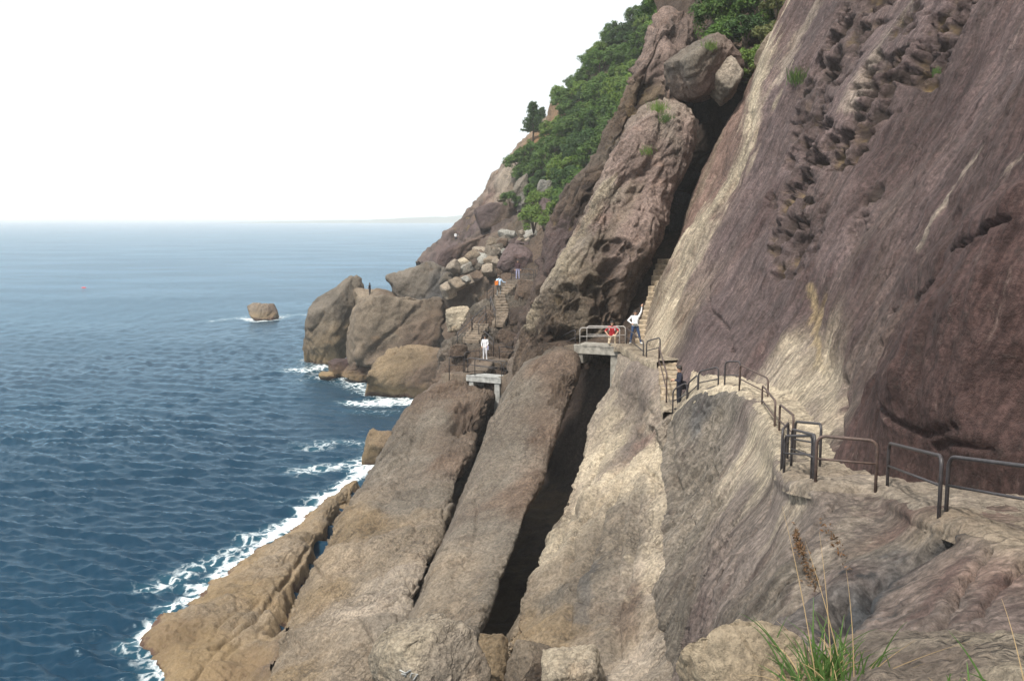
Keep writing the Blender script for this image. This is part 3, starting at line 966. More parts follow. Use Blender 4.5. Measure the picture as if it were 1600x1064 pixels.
ob = sheet("cleft_ledge", [  # carries the carved steps; added to roof the lower cleft from light
    [np.array([x, 53.8 + dy, z]) for x, dy, z in ((1.5, 1.0, 11.0), (4, 0.4, 11.6), (6, 0, 11.8), (7.5, -0.4, 12.0), (10, -1, 12.0))],
    [np.array([x, 53.6 + dy, z]) for x, dy, z in ((1.5, 1.0, 12.8), (4, 0.4, 12.9), (6, 0, 13.0), (7.5, -0.4, 13.1), (10, -1, 13.4))],
    [np.array([x, 56.5 + dy, z]) for x, dy, z in ((1.5, 1.0, 13.2), (4, 0.4, 13.4), (6, 0, 13.8), (8, -0.4, 14.4), (11, -1, 15.0))],
    [np.array([x, 61.0 + dy, z]) for x, dy, z in ((2.5, 1.0, 14.6), (5, 0.4, 15.4), (7, 0, 16.4), (9.5, -0.4, 17.4), (13, -1, 18.0))],
    [np.array([x, 69.0 + dy, z]) for x, dy, z in ((3.5, 1.0, 17.0), (6, 0.4, 18.0), (8, 0, 19.4), (11, -0.4, 20.4), (15, -1, 22.0))]], 60, 60, M_ROUGH,
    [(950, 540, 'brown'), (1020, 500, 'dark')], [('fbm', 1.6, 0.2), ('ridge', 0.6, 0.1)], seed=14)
tag(ob, kind="structure")

# ------------------------------------------------------------------ slabs between the path and the sea
s1_rows = [
    [at_z(545, 752, -1.5), at_z(538, 765, -0.4), at_z(545, 778, 0.1), at_z(556, 790, -0.1), at_z(575, 800, -1.0)],
    [at_z(500, 775, -1.6), at_z(518, 782, 0.2), (530, 792, 66.5), (537, 805, 65.5), at_z(560, 820, -1.0)],
    [at_z(440, 815, -1.6), at_z(468, 820, 0.15), (492, 840, 59.5), (514, 850, 58.5), at_z(545, 860, -0.8)],
    [at_z(370, 865, -1.6), at_z(400, 868, 0.15), (440, 890, 53.3), (482, 905, 52), (515, 920, 52)],
    [at_z(300, 920, -1.6), at_z(330, 922, 0.15), (390, 940, 48.7), (448, 960, 46.8), (480, 980, 46.6)],
    [at_z(215, 985, -1.7), at_z(250, 985, 0.12), (335, 985, 45.5), (415, 1010, 43.2), (450, 1030, 42.8)],
    [at_z(200, 1035, -1.7), at_z(240, 1030, 0.1), (310, 1035, 42.6), (390, 1060, 40.3), (430, 1085, 39.6)],
    [at_z(225, 1080, -1.7), at_z(258, 1068, 0.1), (310, 1080, 40.2), (375, 1100, 38.2), (420, 1130, 37)],
    [at_z(230, 1180, -1.7), at_z(270, 1170, 0.1), (320, 1180, 36), (370, 1200, 34), (420, 1230, 33)],
]
s1_rows = [[(at(*p) if not isinstance(p, np.ndarray) else p) + np.array([0, 0, (0, 0.15, 1.0, 0.55, 1.5)[j]]) for j, p in enumerate(row)] for row in s1_rows]
ob = sheet("shore_slab", s1_rows, 280, 170, M_SLAB,
           [(500, 810, 'tan'), (440, 880, 'tan'), (380, 920, 'ochre'), (300, 960, 'tan'), (270, 990, 'brown'), (330, 1010, 'ochre'), (400, 1000, 'tan'), (380, 1040, 'brown', 1.2), (420, 970, 'tan'), (300, 1050, 'ochre')],
           [('big', 5.0, 0.25), ('block', 2.2, 0.14), ('bed', 1.5, 0.18), ('terrace', 1.8, 0.08), ('fissure', 1.4, 0.14), ('fbm', 1.0, 0.08), ('ridge', 0.35, 0.04)],
           cracks=[([(536, 800), (508, 850), (474, 905), (444, 955), (430, 985)], 0.34, 1.5), ([(480, 860), (430, 930), (390, 980), (330, 1010)], 0.14, 0.35), ([(455, 900), (400, 960)], 0.09, 0.15), ([(420, 920), (350, 1000), (300, 1060)], 0.10, 0.16)],
           pits=[([(290, 985), (265, 1000)], 0.9, 0.25, 0.14, 0.0), ([(420, 1010), (380, 1050)], 1.0, 0.28, 0.16, 0.0)], seed=21)
tag(ob, "low tan rock slab sloping into the foam at the water's edge", "rock slab")

s2_rows = [
    (700, 590, 68, 750, 596, 67.5), (664, 616, 68, 768, 607, 67), (645, 640, 66, 762, 630, 65), (612, 690, 63, 742, 690, 61.5), (578, 752, 59, 722, 745, 57),
    (544, 815, 54, 698, 805, 52), (504, 892, 48.3, 672, 870, 46.3), (464, 970, 43.3, 642, 950, 41.5), (424, 1050, 38.6, 612, 1030, 37.5), (380, 1140, 35, 580, 1120, 34), (350, 1220, 32, 560, 1200, 31)]
s2_rows = [(a - 6, b, c, d - 2, e, f) for a, b, c, d, e, f in s2_rows]
ob = loft("leaning_slab", s2_rows, [3, 5, 6, 7, 7, 7, 7, 7, 7, 7, 6], 310, 190, 36, M_SLAB,
          [(700, 610, 'brown'), (680, 660, 'grey'), (720, 650, 'brown'), (650, 720, 'grey'), (690, 720, 'brown'), (640, 780, 'grey'), (600, 720, 'grey'), (560, 820, 'ochre'), (640, 850, 'tan'), (600, 880, 'tan'),
           (520, 920, 'ochre'), (580, 960, 'pale'), (620, 900, 'pale'), (500, 1000, 'tan'), (560, 1040, 'tan'), (440, 1060, 'ochre'), (600, 1000, 'grey')],
          [('big', 6.0, 0.35), ('block', 2.8, 0.20), ('bed', 1.9, 0.20), ('terrace', 2.2, 0.10), ('fissure', 2.0, 0.16), ('fbm', 1.2, 0.13), ('ridge', 0.4, 0.05)],
          cracks=[([(655, 640), (640, 700), (610, 770), (580, 830), (560, 880)], 0.25, 0.25), ([(600, 900), (570, 960), (530, 1010)], 0.12, 0.18), ([(640, 800), (590, 900)], 0.10, 0.10)],
          pits=[([(740, 640), (725, 660)], 0.9, 0.8, 0.8, 0.4), ([(700, 605), (745, 610)], 1.4, 0.6, 0.45, 0.2), ([(690, 640), (670, 700)], 2.2, 0.35, 0.14, 0.0)],
          bumps=[([(640, 860), (600, 920), (560, 980)], 1.3, 0.3)], power=0.55, back=2.5, seed=31)
tag(ob, "broad leaning rock slab, rough brown on top, tan and smooth below, between shore slab and rounded slab", "rock slab")

s3_rows = [
    (850, 548, 53.6, 872, 540, 53.4), (818, 565, 53.4, 896, 548, 53), (798, 592, 53, 908, 572, 52.3), (778, 632, 52, 898, 612, 51), (748, 702, 49, 868, 692, 47.5), (718, 777, 45.3, 838, 770, 43.3),
    (688, 852, 41.2, 805, 855, 39.2), (656, 930, 37.2, 770, 932, 35.7), (632, 990, 34.7, 742, 1000, 33.3), (605, 1060, 32, 715, 1070, 31), (580, 1150, 29, 690, 1150, 28)]
s3_rows = [(a + 4, b, c, d - 2, e, f) for a, b, c, d, e, f in s3_rows]
ob = loft("leaning_slab", s3_rows, [2.5, 4, 5, 5.5, 6, 6, 6, 5.5, 5.5, 5, 5], 300, 170, 36, M_SLAB,
          [(860, 570, 'brown'), (890, 600, 'brown'), (820, 620, 'grey'), (850, 680, 'brown'), (800, 700, 'grey'), (770, 760, 'grey'), (830, 760, 'brown'), (750, 820, 'grey'), (800, 850, 'grey'), (720, 880, 'tan'), (790, 780, 'brown'),
           (760, 930, 'grey'), (680, 950, 'tan'), (720, 980, 'grey'), (790, 600, 'grey')],
          [('big', 6.0, 0.22), ('block', 3.2, 0.12), ('fbm', 1.6, 0.08), ('bed', 1.6, 0.09), ('fissure', 2.4, 0.06), ('crackle', 2.0, 0.05), ('ridge', 0.35, 0.045)],
          cracks=[([(690, 860), (720, 850), (760, 855)], 0.07, 0.08), ([(640, 950), (680, 935)], 0.08, 0.1)],
          pits=[([(885, 600), (875, 620)], 0.6, 0.6, 0.5, 0.2), ([(850, 600), (830, 680), (800, 740)], 2.4, 0.22, 0.07, 0.0), ([(805, 600), (800, 615)], 0.5, 0.5, 0.35, 0.1)], power=0.52, back=4.5, seed=41)
tag(ob, "rounded leaning rock slab with brown top, directly beside the black cleft", "rock slab")

# ------------------------------------------------------------------ upper pillars
p5_rows = [
    (1022, 163, 60.2, 1052, 158, 60), (1000, 182, 60, 1078, 175, 60), (982, 208, 60, 1082, 205, 60), (955, 258, 59.3, 1068, 250, 59), (930, 308, 58.6, 1036, 310, 58), (902, 362, 58, 1028, 372, 57),
    (874, 418, 57.2, 1004, 425, 56), (850, 470, 56.6, 988, 472, 55), (826, 522, 56, 976, 512, 54.6), (812, 552, 55.8, 950, 534, 54.6), (800, 585, 55.5, 880, 570, 54.6), (792, 640, 55, 850, 620, 54)]
p5_rows = [(a, b, c + 3.6, d, e, f + 3.6) for a, b, c, d, e, f in p5_rows]
ob = loft("leaning_pillar", p5_rows, [3, 5, 6.5, 8, 8, 8.5, 8.5, 8, 8, 8, 8, 8], 310, 180, 36, M_ROUGH,
          [(1040, 180, 'pale'), (1060, 210, 'blush'), (1000, 200, 'blush'), (1040, 250, 'blush'), (970, 260, 'blush'), (1010, 290, 'blush'), (950, 300, 'pale'), (940, 340, 'blush'), (990, 340, 'blush'), (910, 380, 'pale'),
           (950, 400, 'blush'), (880, 420, 'cream', 0.7), (860, 450, 'pale', 0.7), (920, 440, 'tan'), (980, 420, 'brown'), (900, 490, 'tan'), (950, 480, 'brown'), (860, 510, 'brown'), (930, 520, 'tan'), (980, 380, 'blush'), (840, 520, 'brown')],
          [('big', 5.0, 0.40), ('block', 2.6, 0.14), ('bed', 1.8, 0.24), ('terrace', 2.4, 0.20), ('fissure', 2.2, 0.16), ('fbm', 1.5, 0.12), ('ridge', 0.45, 0.06)],
          cracks=[([(1030, 170), (1035, 210), (1020, 240), (1010, 270)], 0.25, 0.45), ([(1075, 235), (1040, 245), (1015, 260)], 0.15, 0.25), ([(985, 275), (960, 290), (945, 310)], 0.3, 0.3)],
          pits=[([(955, 395), (945, 430), (940, 470)], 1.1, 1.0, 1.0, 0.5), ([(880, 490), (900, 510), (940, 500)], 1.4, 0.9, 0.8, 0.4), ([(840, 500), (860, 530)], 1.0, 0.7, 0.5, 0.3)], stains=[([(945, 290), (900, 370), (865, 440), (835, 510)], 0.35, 'cream', 0.85), ([(1000, 290), (960, 350), (930, 400)], 0.4, 'tan', 0.5)],
          bumps=[([(1000, 350), (985, 380), (960, 400)], 1.3, 0.6), ([(965, 250), (985, 280)], 1.2, -0.6)], power=0.6, skew=0.2, back=1.6, seed=51)
tag(ob, "tall leaning rock pillar with grass on its top, left of the cliff wall's cleft", "rock pillar")

p6_rows = [(1034, 26, 78, 1050, 24, 78), (1018, 45, 78, 1068, 45, 78), (1000, 85, 77.5, 1072, 90, 77.5), (982, 135, 77, 1060, 150, 77), (955, 195, 76, 1040, 215, 76), (935, 245, 75, 1015, 270, 75), (895, 305, 74, 985, 330, 74),
           (866, 370, 73, 950, 390, 73), (846, 430, 72, 925, 450, 72), (830, 490, 72, 900, 520, 72), (815, 560, 72, 880, 600, 72)]
ob = loft("leaning_pillar", p6_rows, [3, 5, 6, 7, 7, 8, 8, 8, 8, 8, 8], 240, 110, 30, M_ROUGH,
          [(1030, 60, 'blush'), (1010, 110, 'blush'), (1040, 120, 'blush'), (985, 165, 'brown'), (1000, 150, 'ochre'), (965, 200, 'brown'), (950, 240, 'grey'), (930, 270, 'brown'), (900, 310, 'brown'), (880, 360, 'mauve'), (860, 420, 'mauve'), (850, 450, 'brown')],
          [('big', 5.0, 0.6), ('block', 3.0, 0.5), ('bed', 1.8, 0.30), ('terrace', 2.4, 0.18), ('fbm', 1.4, 0.28), ('ridge', 0.6, 0.08)],
          pits=[([(1000, 150), (985, 165)], 1.4, 1.2, 0.9), ([(955, 205), (950, 230)], 1.1, 0.8, 0.6), ([(900, 310), (880, 340)], 1.6, 0.9, 0.5)],
          cracks=[([(1030, 120), (985, 150), (965, 185)], 0.25, 0.4)], power=0.6, skew=0.2, seed=61)
tag(ob, "farther leaning rock pillar with a mauve top standing against the wooded hill", "rock pillar")

p7_rows = [(1120, -60, 84, 1180, -60, 84), (1108, -10, 84, 1160, 0, 84), (1085, 40, 84, 1130, 50, 84), (1060, 85, 83, 1110, 100, 83), (1040, 130, 82, 1090, 150, 82), (1020, 190, 82, 1070, 200, 82)]
ob = loft("leaning_pillar", p7_rows, 6, 120, 70, 24, M_ROUGH, [(1100, 30, 'mauve'), (1070, 80, 'dark'), (1085, 60, 'rose')],
          [('big', 4.0, 0.6), ('bed', 1.6, 0.4), ('fbm', 1.3, 0.25)], power=0.75, seed=66)
tag(ob, "narrow dark rock rib between the mauve pillar top and the cliff-top shrubs", "rock pillar")

# slope behind the cleft that the upper shrubs grow on, and the cleft's back, darkened in colour for shade
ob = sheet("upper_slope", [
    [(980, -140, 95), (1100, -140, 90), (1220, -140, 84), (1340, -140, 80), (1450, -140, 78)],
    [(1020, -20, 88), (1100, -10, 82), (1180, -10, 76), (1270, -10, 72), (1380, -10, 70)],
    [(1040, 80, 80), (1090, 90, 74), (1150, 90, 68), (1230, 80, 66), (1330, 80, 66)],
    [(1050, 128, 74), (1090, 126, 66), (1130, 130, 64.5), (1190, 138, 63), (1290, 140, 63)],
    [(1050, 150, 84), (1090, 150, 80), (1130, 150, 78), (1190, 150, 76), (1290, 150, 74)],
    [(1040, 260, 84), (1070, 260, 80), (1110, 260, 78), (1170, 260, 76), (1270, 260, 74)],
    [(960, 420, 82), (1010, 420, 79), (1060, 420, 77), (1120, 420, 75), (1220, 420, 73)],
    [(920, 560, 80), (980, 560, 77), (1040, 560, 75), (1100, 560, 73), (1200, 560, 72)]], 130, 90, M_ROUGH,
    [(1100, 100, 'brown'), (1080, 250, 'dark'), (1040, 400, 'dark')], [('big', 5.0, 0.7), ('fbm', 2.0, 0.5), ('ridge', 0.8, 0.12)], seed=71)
tag(ob, kind="structure")

# ------------------------------------------------------------------ wooded hill and bare headland beyond
hill_rows = [
    [(600, 520, 240), (680, 470, 240), (735, 400, 240), (790, 330, 240), (840, 270, 240), (890, 200, 235), (950, 150, 230), (1040, 90, 220), (1140, 20, 210), (1300, -100, 200)],
    [(655, 418, 190), (698, 374, 188), (742, 320, 187), (797, 246, 186), (848, 196, 184), (898, 132, 181), (958, 80, 176), (1048, 12, 170), (1130, -60, 165), (1280, -160, 160)],
    [(662, 432, 170), (712, 396, 168), (764, 342, 167), (816, 292, 165), (866, 232, 163), (916, 172, 160), (972, 122, 156), (1052, 62, 150), (1130, 0, 146), (1280, -100, 140)],
    [(676, 452, 152), (728, 414, 150), (780, 372, 147), (832, 336, 143), (882, 290, 140), (926, 242, 138), (982, 202, 135), (1052, 152, 130), (1130, 100, 128), (1280, 0, 125)],
    [(690, 490, 132), (744, 446, 130), (796, 412, 126), (846, 396, 122), (892, 366, 119), (936, 330, 117), (992, 290, 114), (1062, 250, 111), (1130, 210, 110), (1280, 130, 110)],
    [(700, 560, 108), (758, 520, 106), (812, 490, 103), (862, 470, 99), (905, 450, 97), (950, 420, 95), (1005, 390, 93), (1070, 360, 92), (1140, 340, 92), (1280, 280, 92)],
    [(690, 680, 95), (758, 640, 92), (812, 600, 90), (862, 580, 88), (905, 560, 86), (950, 540, 85), (1005, 520, 84), (1070, 500, 84), (1140, 480, 84), (1280, 420, 84)]]
ob = sheet("hillside", hill_rows, 190, 220, M_ROUGH,
           [(700, 385, 'mauve'), (740, 350, 'mauve'), (780, 290, 'pale'), (800, 260, 'pale'), (760, 310, 'rose'), (690, 420, 'brown'), (740, 400, 'brown'), (780, 360, 'mauve'), (820, 420, 'brown'), (860, 240, (0.10, 0.085, 0.04)),
            (900, 200, (0.07, 0.075, 0.03)), (950, 150, (0.07, 0.075, 0.03)), (880, 320, (0.08, 0.075, 0.04)), (835, 225, (0.24, 0.14, 0.07)), (820, 300, (0.10, 0.09, 0.05)), (850, 360, 'brown')],
           [('big', 14.0, 1.6), ('block', 6.0, 1.0), ('bed', 4.0, 0.8), ('fbm', 4.0, 0.8), ('ridge', 1.6, 0.25)],
           cracks=[([(800, 262), (780, 290), (760, 330)], 0.7, 0.8)],
           pits=[([(730, 330), (720, 370), (700, 400)], 4.0, 2.2, 1.0)], seed=81)
tag(ob, kind="structure")
HILL = ob

# ------------------------------------------------------------------ boulders
BOULDERS = [
    # px, py, Y, rx, ry, depth, rot, col, col2, seed, n, label
    (520, 505, 136, 40, 64, 1.0, 0.35, 'grey', 'ochre', 101, 110, "tall grey sea boulder at the tip, leaning over the water"),
    (585, 478, 134, 38, 26, 1.0, 0.1, 'tan', 'brown', 102, 80, "small brown hump between the tall tip boulder and the big round boulders"),
    (624, 520, 125, 84, 66, 1.0, -0.15, 'tan', 'brown', 103, 150, "largest tan boulder in the middle of the sea rocks"),
    (664, 455, 136, 57, 44, 1.0, 0.15, 'grey', 'slate', 104, 120, "rounded grey boulder perched behind the largest tan sea boulder"),
    (738, 465, 122, 44, 48, 1.0, -0.3, 'brown', 'grey', 105, 100, "brown-grey leaning boulder beside the upper stairs"),
    (716, 498, 113, 19, 22, 1.0, 0.2, 'cream', None, 106, 60, "small cream boulder wedged between the grey boulder and the stair rock"),
    (640, 588, 112, 68, 40, 0.9, -0.25, 'ochre', 'brown', 107, 120, "ochre weed-banded rock sloping into the white foam"),
    (566, 582, 121, 32, 15, 1.0, 0.0, 'brown', 'plum', 108, 70, "low wet reddish rock in the surf below the sea boulders"),
    (536, 574, 124, 24, 14, 1.0, -0.2, 'purple', None, 109, 60, "small dark wet rock beside the swirl of foam"),
    (511, 587, 121, 13, 6, 1.0, 0.0, 'ochre', None, 110, 40, "smallest flat wet rock in the surf"),
    (592, 703, 79, 29, 30, 1.0, 0.5, 'ochre', 'brown', 111, 80, "round ochre rock at the waterline beside the broad slab"),
    (545, 772, 70, 16, 18, 1.0, 0.6, 'ochre', 'purple', 112, 50, "small knob of wet rock at the top of the shore slab"),
    (410, 488, 196, 24, 13, 1.0, 0.25, "tan", "brown", 119, 60, "lone brown rock out in the open water ringed by foam"),
    (739, 414, 128, 26, 18, 1.0, -0.15, 'cream', 'tan', 121, 60, "pale cream boulder above the grey sea boulders"),
    (768, 403, 126, 17, 20, 1.0, 0.1, 'grey', None, 122, 56, "round grey boulder beside the pale cream boulder"),
    (812, 407, 118, 30, 23, 1.0, 0.05, 'mauve', 'purple', 123, 70, "broad mauve block behind the person at the railing"),
    (770, 380, 134, 10, 9, 1.0, 0.0, 'tan', None, 124, 40, "little tan boulder on top of the boulder pile"),
    (788, 383, 132, 13, 12, 1.0, 0.3, 'grey', None, 125, 44, "grey boulder in the middle of the boulder pile"),
    (809, 382, 130, 13, 10, 1.0, 0.0, 'mauve', None, 126, 44, "mauve boulder in the boulder pile, above the broad mauve block"),
    (832, 368, 130, 14, 11, 1.0, 0.2, 'lichen', None, 127, 44, "pale pointed boulder at the top right of the boulder pile"),
    (794, 367, 136, 16, 8, 1.0, 0.2, 'lichen', None, 128, 44, "long pale boulder along the top of the boulder pile"),
    (830, 382, 127, 14, 6, 1.0, 0.0, 'mauve', None, 129, 40, "flat mauve boulder under the pale pointed boulder"),
    (787, 396, 127, 7, 8, 1.0, 0.0, 'grey', None, 130, 36, "small dark boulder between round grey boulder and mauve block"),
    (753, 393, 131, 7, 6, 1.0, 0.0, 'grey', None, 131, 36, "small boulder resting on the pale cream boulder"),
    (774, 340, 150, 35, 24, 0.9, 0.0, 'mauve', 'brown', 132, 80, "big square mauve block at the foot of the headland"),
    (815, 308, 150, 15, 29, 1.0, 0.15, 'grey', 'lichen', 133, 60, "upright lichen-streaked block below the hillside bushes"),
    (854, 294, 140, 17, 14, 1.0, 0.1, 'lichen', 'grey', 134, 56, "grey boulder showing among the hillside bushes"),
    (857, 327, 136, 15, 19, 1.0, 0.1, 'mauve', None, 135, 56, "mauve boulder under the grey boulder among bushes"),
    (826, 350, 136, 7, 7, 1.0, 0.0, 'mauve', None, 136, 36, "small boulder in the bush above the boulder pile"),
    (784, 311, 156, 8, 5, 1.0, 0.0, 'tan', None, 137, 36, "small tan boulder lying on the square mauve block"),
    (722, 398, 146, 44, 20, 0.9, -0.5, 'purple', 'brown', 138, 70, "long purple-brown rock at the foot of the headland, above the sea boulders"),
    (700, 440, 140, 22, 22, 1.0, -0.4, 'brown', None, 139, 56, "dark rock tucked behind the rounded grey sea boulder"),
    # cleft and upper boulders; those in the cleft coloured dark for its shade
    (1098, 106, 64, 52, 44, 1.7, -0.45, 'grey', 'rose', 141, 130, "capstone boulder bridging the top of the dark cave"),
    (1133, 128, 62.0, 19, 31, 1.3, 0.35, 'pale', 'grey', 142, 80, "small grey block hanging at the right end of the cave mouth"),
    (1146, 86, 64, 8, 6, 1.0, 0.0, 'lichen', None, 143, 36, "little white stone among the shrubs above the cave"),
    (1066, 275, 66, 22, 20, 1.0, 0.3, 'slate', None, 144, 60, "shade-toned boulder jammed high in the cleft"),
    (1056, 318, 65, 20, 20, 1.0, 0.3, 'slate', None, 145, 60, "shade-toned boulder jammed in the middle of the cleft"),
    (1044, 352, 65, 18, 24, 1.0, 0.3, 'slate', None, 146, 60, "shade-toned boulder low in the cleft above the carved steps"),
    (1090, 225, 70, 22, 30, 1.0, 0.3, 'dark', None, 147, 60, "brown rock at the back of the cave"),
    (1205, 78, 62, 15, 28, 1.0, 0.4, 'tan', None, 148, 50, "tan rock behind the dry bush on the cliff edge"),
    # foreground boulders at the bottom edge
    (668, 1032, 27.0, 84, 60, 1.0, -0.25, 'cream', 'pale', 151, 130, "pale boulder with white painted marks at the bottom edge"),
    (768, 1040, 29.5, 28, 50, 1.0, 0.05, 'ochre', None, 152, 80, "square ochre stone blocking the foot of the cleft"),
    (565, 1058, 30.0, 48, 38, 1.0, -0.2, 'tan', None, 153, 90, "tan boulder left of the marked boulder, cut by the bottom edge"),
    (835, 1045, 26.5, 38, 40, 1.0, 0.2, 'tan', 'brown', 154, 90, "brown-tan boulder at the foot of the pale face"),
    (895, 1052, 25.5, 52, 34, 1.0, 0.0, 'cream', 'pale', 155, 90, "cracked pale boulder at the bottom edge under the pale face"),
    (1044, 674, 37.3, 17, 26, 1.0, 0.3, 'pale', None, 160, 60, "pale rounded rock under the foot of the short cream steps"),
    (744, 655, 63.5, 12, 13, 1.0, 0.4, 'dark', None, 171, 40, "dark stone jammed at the top of the crack between the two slabs"),
    (726, 700, 61.0, 11, 12, 1.0, 0.4, 'brown', None, 172, 40, "brown stone jammed halfway down the crack between the two slabs"),
    (712, 742, 58.0, 9, 11, 1.0, 0.4, 'dark', None, 173, 40, "small stone lowest in the crack between the two slabs"),
    (822, 462, 87.0, 20, 22, 1.0, 0.3, 'brown', 'dark', 161, 60, "dark block right of the upper far stairs under the railing landing"),
    (812, 500, 82.0, 20, 18, 1.0, 0.4, 'dark', 'brown', 162, 60, "pitted brown block right of the far stairs' narrow flight"),
    (752, 484, 84.5, 17, 13, 1.0, -0.4, 'grey', None, 163, 50, "grey block left of the far stairs' narrow flight"),
    (796, 530, 78.0, 22, 14, 1.0, 0.3, 'brown', 'plum', 164, 50, "reddish block behind the person in white on the landing"),
    (716, 548, 75.0, 16, 12, 1.0, -0.3, 'brown', None, 165, 50, "brown knob at the seaward foot of the wide far flight"),
    (762, 520, 79.5, 10, 8, 1.0, 0.0, 'grey', None, 166, 40, "small stone between the two far flights"),
    (800, 1012, 31.0, 8, 8, 1.0, 0.2, 'tan', None, 159, 36, "fist-like stone at the mouth of the cleft"),
    (1172, 1056, 7.0, 96, 78, 1.0, 0.1, 'cream', 'ochre', 156, 150, "yellowish rough boulder close by at the bottom edge beside the grass"),
]
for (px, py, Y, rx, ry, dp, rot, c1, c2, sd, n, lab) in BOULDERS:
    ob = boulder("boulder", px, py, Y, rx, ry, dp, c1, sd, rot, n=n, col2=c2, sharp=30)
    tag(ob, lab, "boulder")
br = random.Random(12)
for k in range(46):
    t = br.random()
    px, py = 690 + 170 * t + br.uniform(-12, 12), 432 - 75 * t + br.uniform(-14, 26)
    rr_ = br.uniform(4.5, 12)
    ob = boulder("boulder", px, py, 126 - 2 * (py - 390) / 10 + br.uniform(-4, 3), rr_ * br.uniform(.9, 1.4), rr_, 1.0, br.choice(['grey', 'mauve', 'pale', 'tan', 'brown', 'lichen']), 300 + k, br.uniform(-.5, .5), n=26, planes=11, sharp=40)
    tag(ob, "small angular stone wedged in the boulder pile below the headland", "boulder", "stones of the boulder pile")

ob = sheet("near_ledge", [
    [(1290, 1010, 9.6), (1360, 990, 9.3), (1450, 985, 9.0), (1540, 990, 8.6), (1640, 1000, 8.2), (1760, 1000, 8)],
    [(1290, 1025, 8.0), (1360, 1006, 7.8), (1450, 1000, 7.5), (1540, 1004, 7.2), (1640, 1010, 7.0), (1760, 1010, 7)],
    [(1280, 1055, 7.0), (1360, 1035, 6.9), (1450, 1030, 6.7), (1540, 1030, 6.4), (1640, 1035, 6.2), (1760, 1040, 6)],
    [(1270, 1100, 6.3), (1360, 1080, 6.1), (1450, 1080, 5.9), (1540, 1080, 5.7), (1640, 1080, 5.5), (1760, 1080, 5.4)],
    [(1200, 1300, 5.0), (1330, 1300, 4.9), (1450, 1300, 4.8), (1550, 1300, 4.7), (1660, 1300, 4.6), (1780, 1300, 4.5)]], 90, 190, M_ROUGH,
    [(1340, 1030, 'mauve'), (1420, 1030, 'pale'), (1500, 1020, 'cream'), (1580, 1030, 'pale'), (1460, 1050, 'purple'), (1560, 1060, 'cream')],
    [('big', 1.2, 0.10), ('fbm', 0.5, 0.07), ('ridge', 0.18, 0.02)], seed=91)
tag(ob, kind="structure")

# rock that carries the far stairs
m_rows = [(800, 432, 92, 846, 432, 90), (786, 446, 90, 846, 446, 88), (762, 470, 86, 840, 478, 82), (728, 512, 80, 826, 520, 77), (704, 548, 75, 808, 560, 73), (686, 585, 72, 790, 600, 69), (668, 620, 69, 775, 640, 66), (650, 690, 67, 750, 700, 64)]
m_rows = [(a, b, c + 4.6, d, e, f + 4.6) for a, b, c, d, e, f in m_rows]
ob = loft("stair_rock", m_rows, [5, 7, 9, 9, 9, 9, 9, 9], 220, 170, 30, M_ROUGH,
          [(730, 560, 'brown'), (700, 590, 'brown'), (760, 500, 'brown'), (740, 530, 'grey'), (810, 460, 'dark'), (820, 490, 'brown'), (800, 530, 'dark'), (780, 560, 'brown'), (790, 470, 'grey')],
          [('big', 4.0, 0.5), ('block', 2.0, 0.6), ('fbm', 1.2, 0.35), ('ridge', 0.6, 0.2)],
          pits=[([(815, 450), (800, 510), (790, 540)], 2.2, 0.9, 0.7, 0.2), ([(700, 590), (740, 560)], 2.0, 0.6, 0.3, 0.0)], power=0.75, seed=95)
tag(ob, "dark pitted rock that carries the far flight of stairs", "rock")
STAIRROCK = ob

# ================================================================== PATH, STAIRS, BRIDGES
M_SAND = flat_material("trodden_stone", (0.27, 0.215, 0.15), 0.92, 0.5, 3.0, bump=0.9)


def snap(ob, px, py):
    """nearest point of a rock as seen at a pixel"""
    V = ROCKS[ob.name].reshape(-1, 3)
    u, v, w = project(V)
    k = np.argsort((u - px) ** 2 + (v - py) ** 2)[:40]
    return V[k[np.argmin(w[k])]]


def curve3(pts, n):
    C = np.array([at(*p) if not isinstance(p, np.ndarray) else p for p in pts])
    return np.einsum('ai,ij->aj', cr_matrix(np.linspace(0, len(C) - 1, n), len(C)), C)


def ribbon(name, pts, width, n=60, thick=1.3, lift=0.0, side=0.0, tones=('tan', 'cream')):
    """trodden ledge: a strip of rough rock with thickness"""
    Cn = curve3(pts, n)
    t = np.gradient(Cn, axis=0)
    t[:, 2] = 0
    t /= np.linalg.norm(t, axis=1, keepdims=True)
    sd = np.stack([t[:, 1], -t[:, 0], 0 * t[:, 0]], 1)
    prof = [(-0.5, -thick), (-0.52, -0.08), (-0.45, 0.0)] + [(x, 0.0) for x in np.linspace(-0.4, 0.4, 9)] + [(0.45, 0.0), (0.52, -0.08), (0.5, -thick)]
    P = np.array([[Cn[i] + sd[i] * width * (a + side) + np.array([0, 0, z + lift]) for a, z in prof] for i in range(n)])
    V = P.reshape(-1, 3)
    V[:, 2] += 0.05 * fbm(V / 0.7, 4) 
    V[:, :2] += 0.10 * np.stack([fbm(V / 0.9 + 5, 3), fbm(V / 0.9 - 5, 3)], 1)
    Fc = grid_faces(n, len(prof))
    ob = mesh_ob(name, V, Fc, M_SLAB)
    me = ob.data
    k = (0.5 + 0.5 * fbm(V / 1.1, 3))[:, None]
    point_attr(me, "col", np.array(PAL[tones[0]]) * (1 - k) + np.array(PAL[tones[1]]) * k)
    point_attr(me, "pit", np.zeros(len(V)))
    # keep the faces pointing up
    me.update()
    if sum(p.normal.z for p in list(me.polygons)[::7]) < 0:
        me.flip_normals()
    return tag(ob, kind="structure")


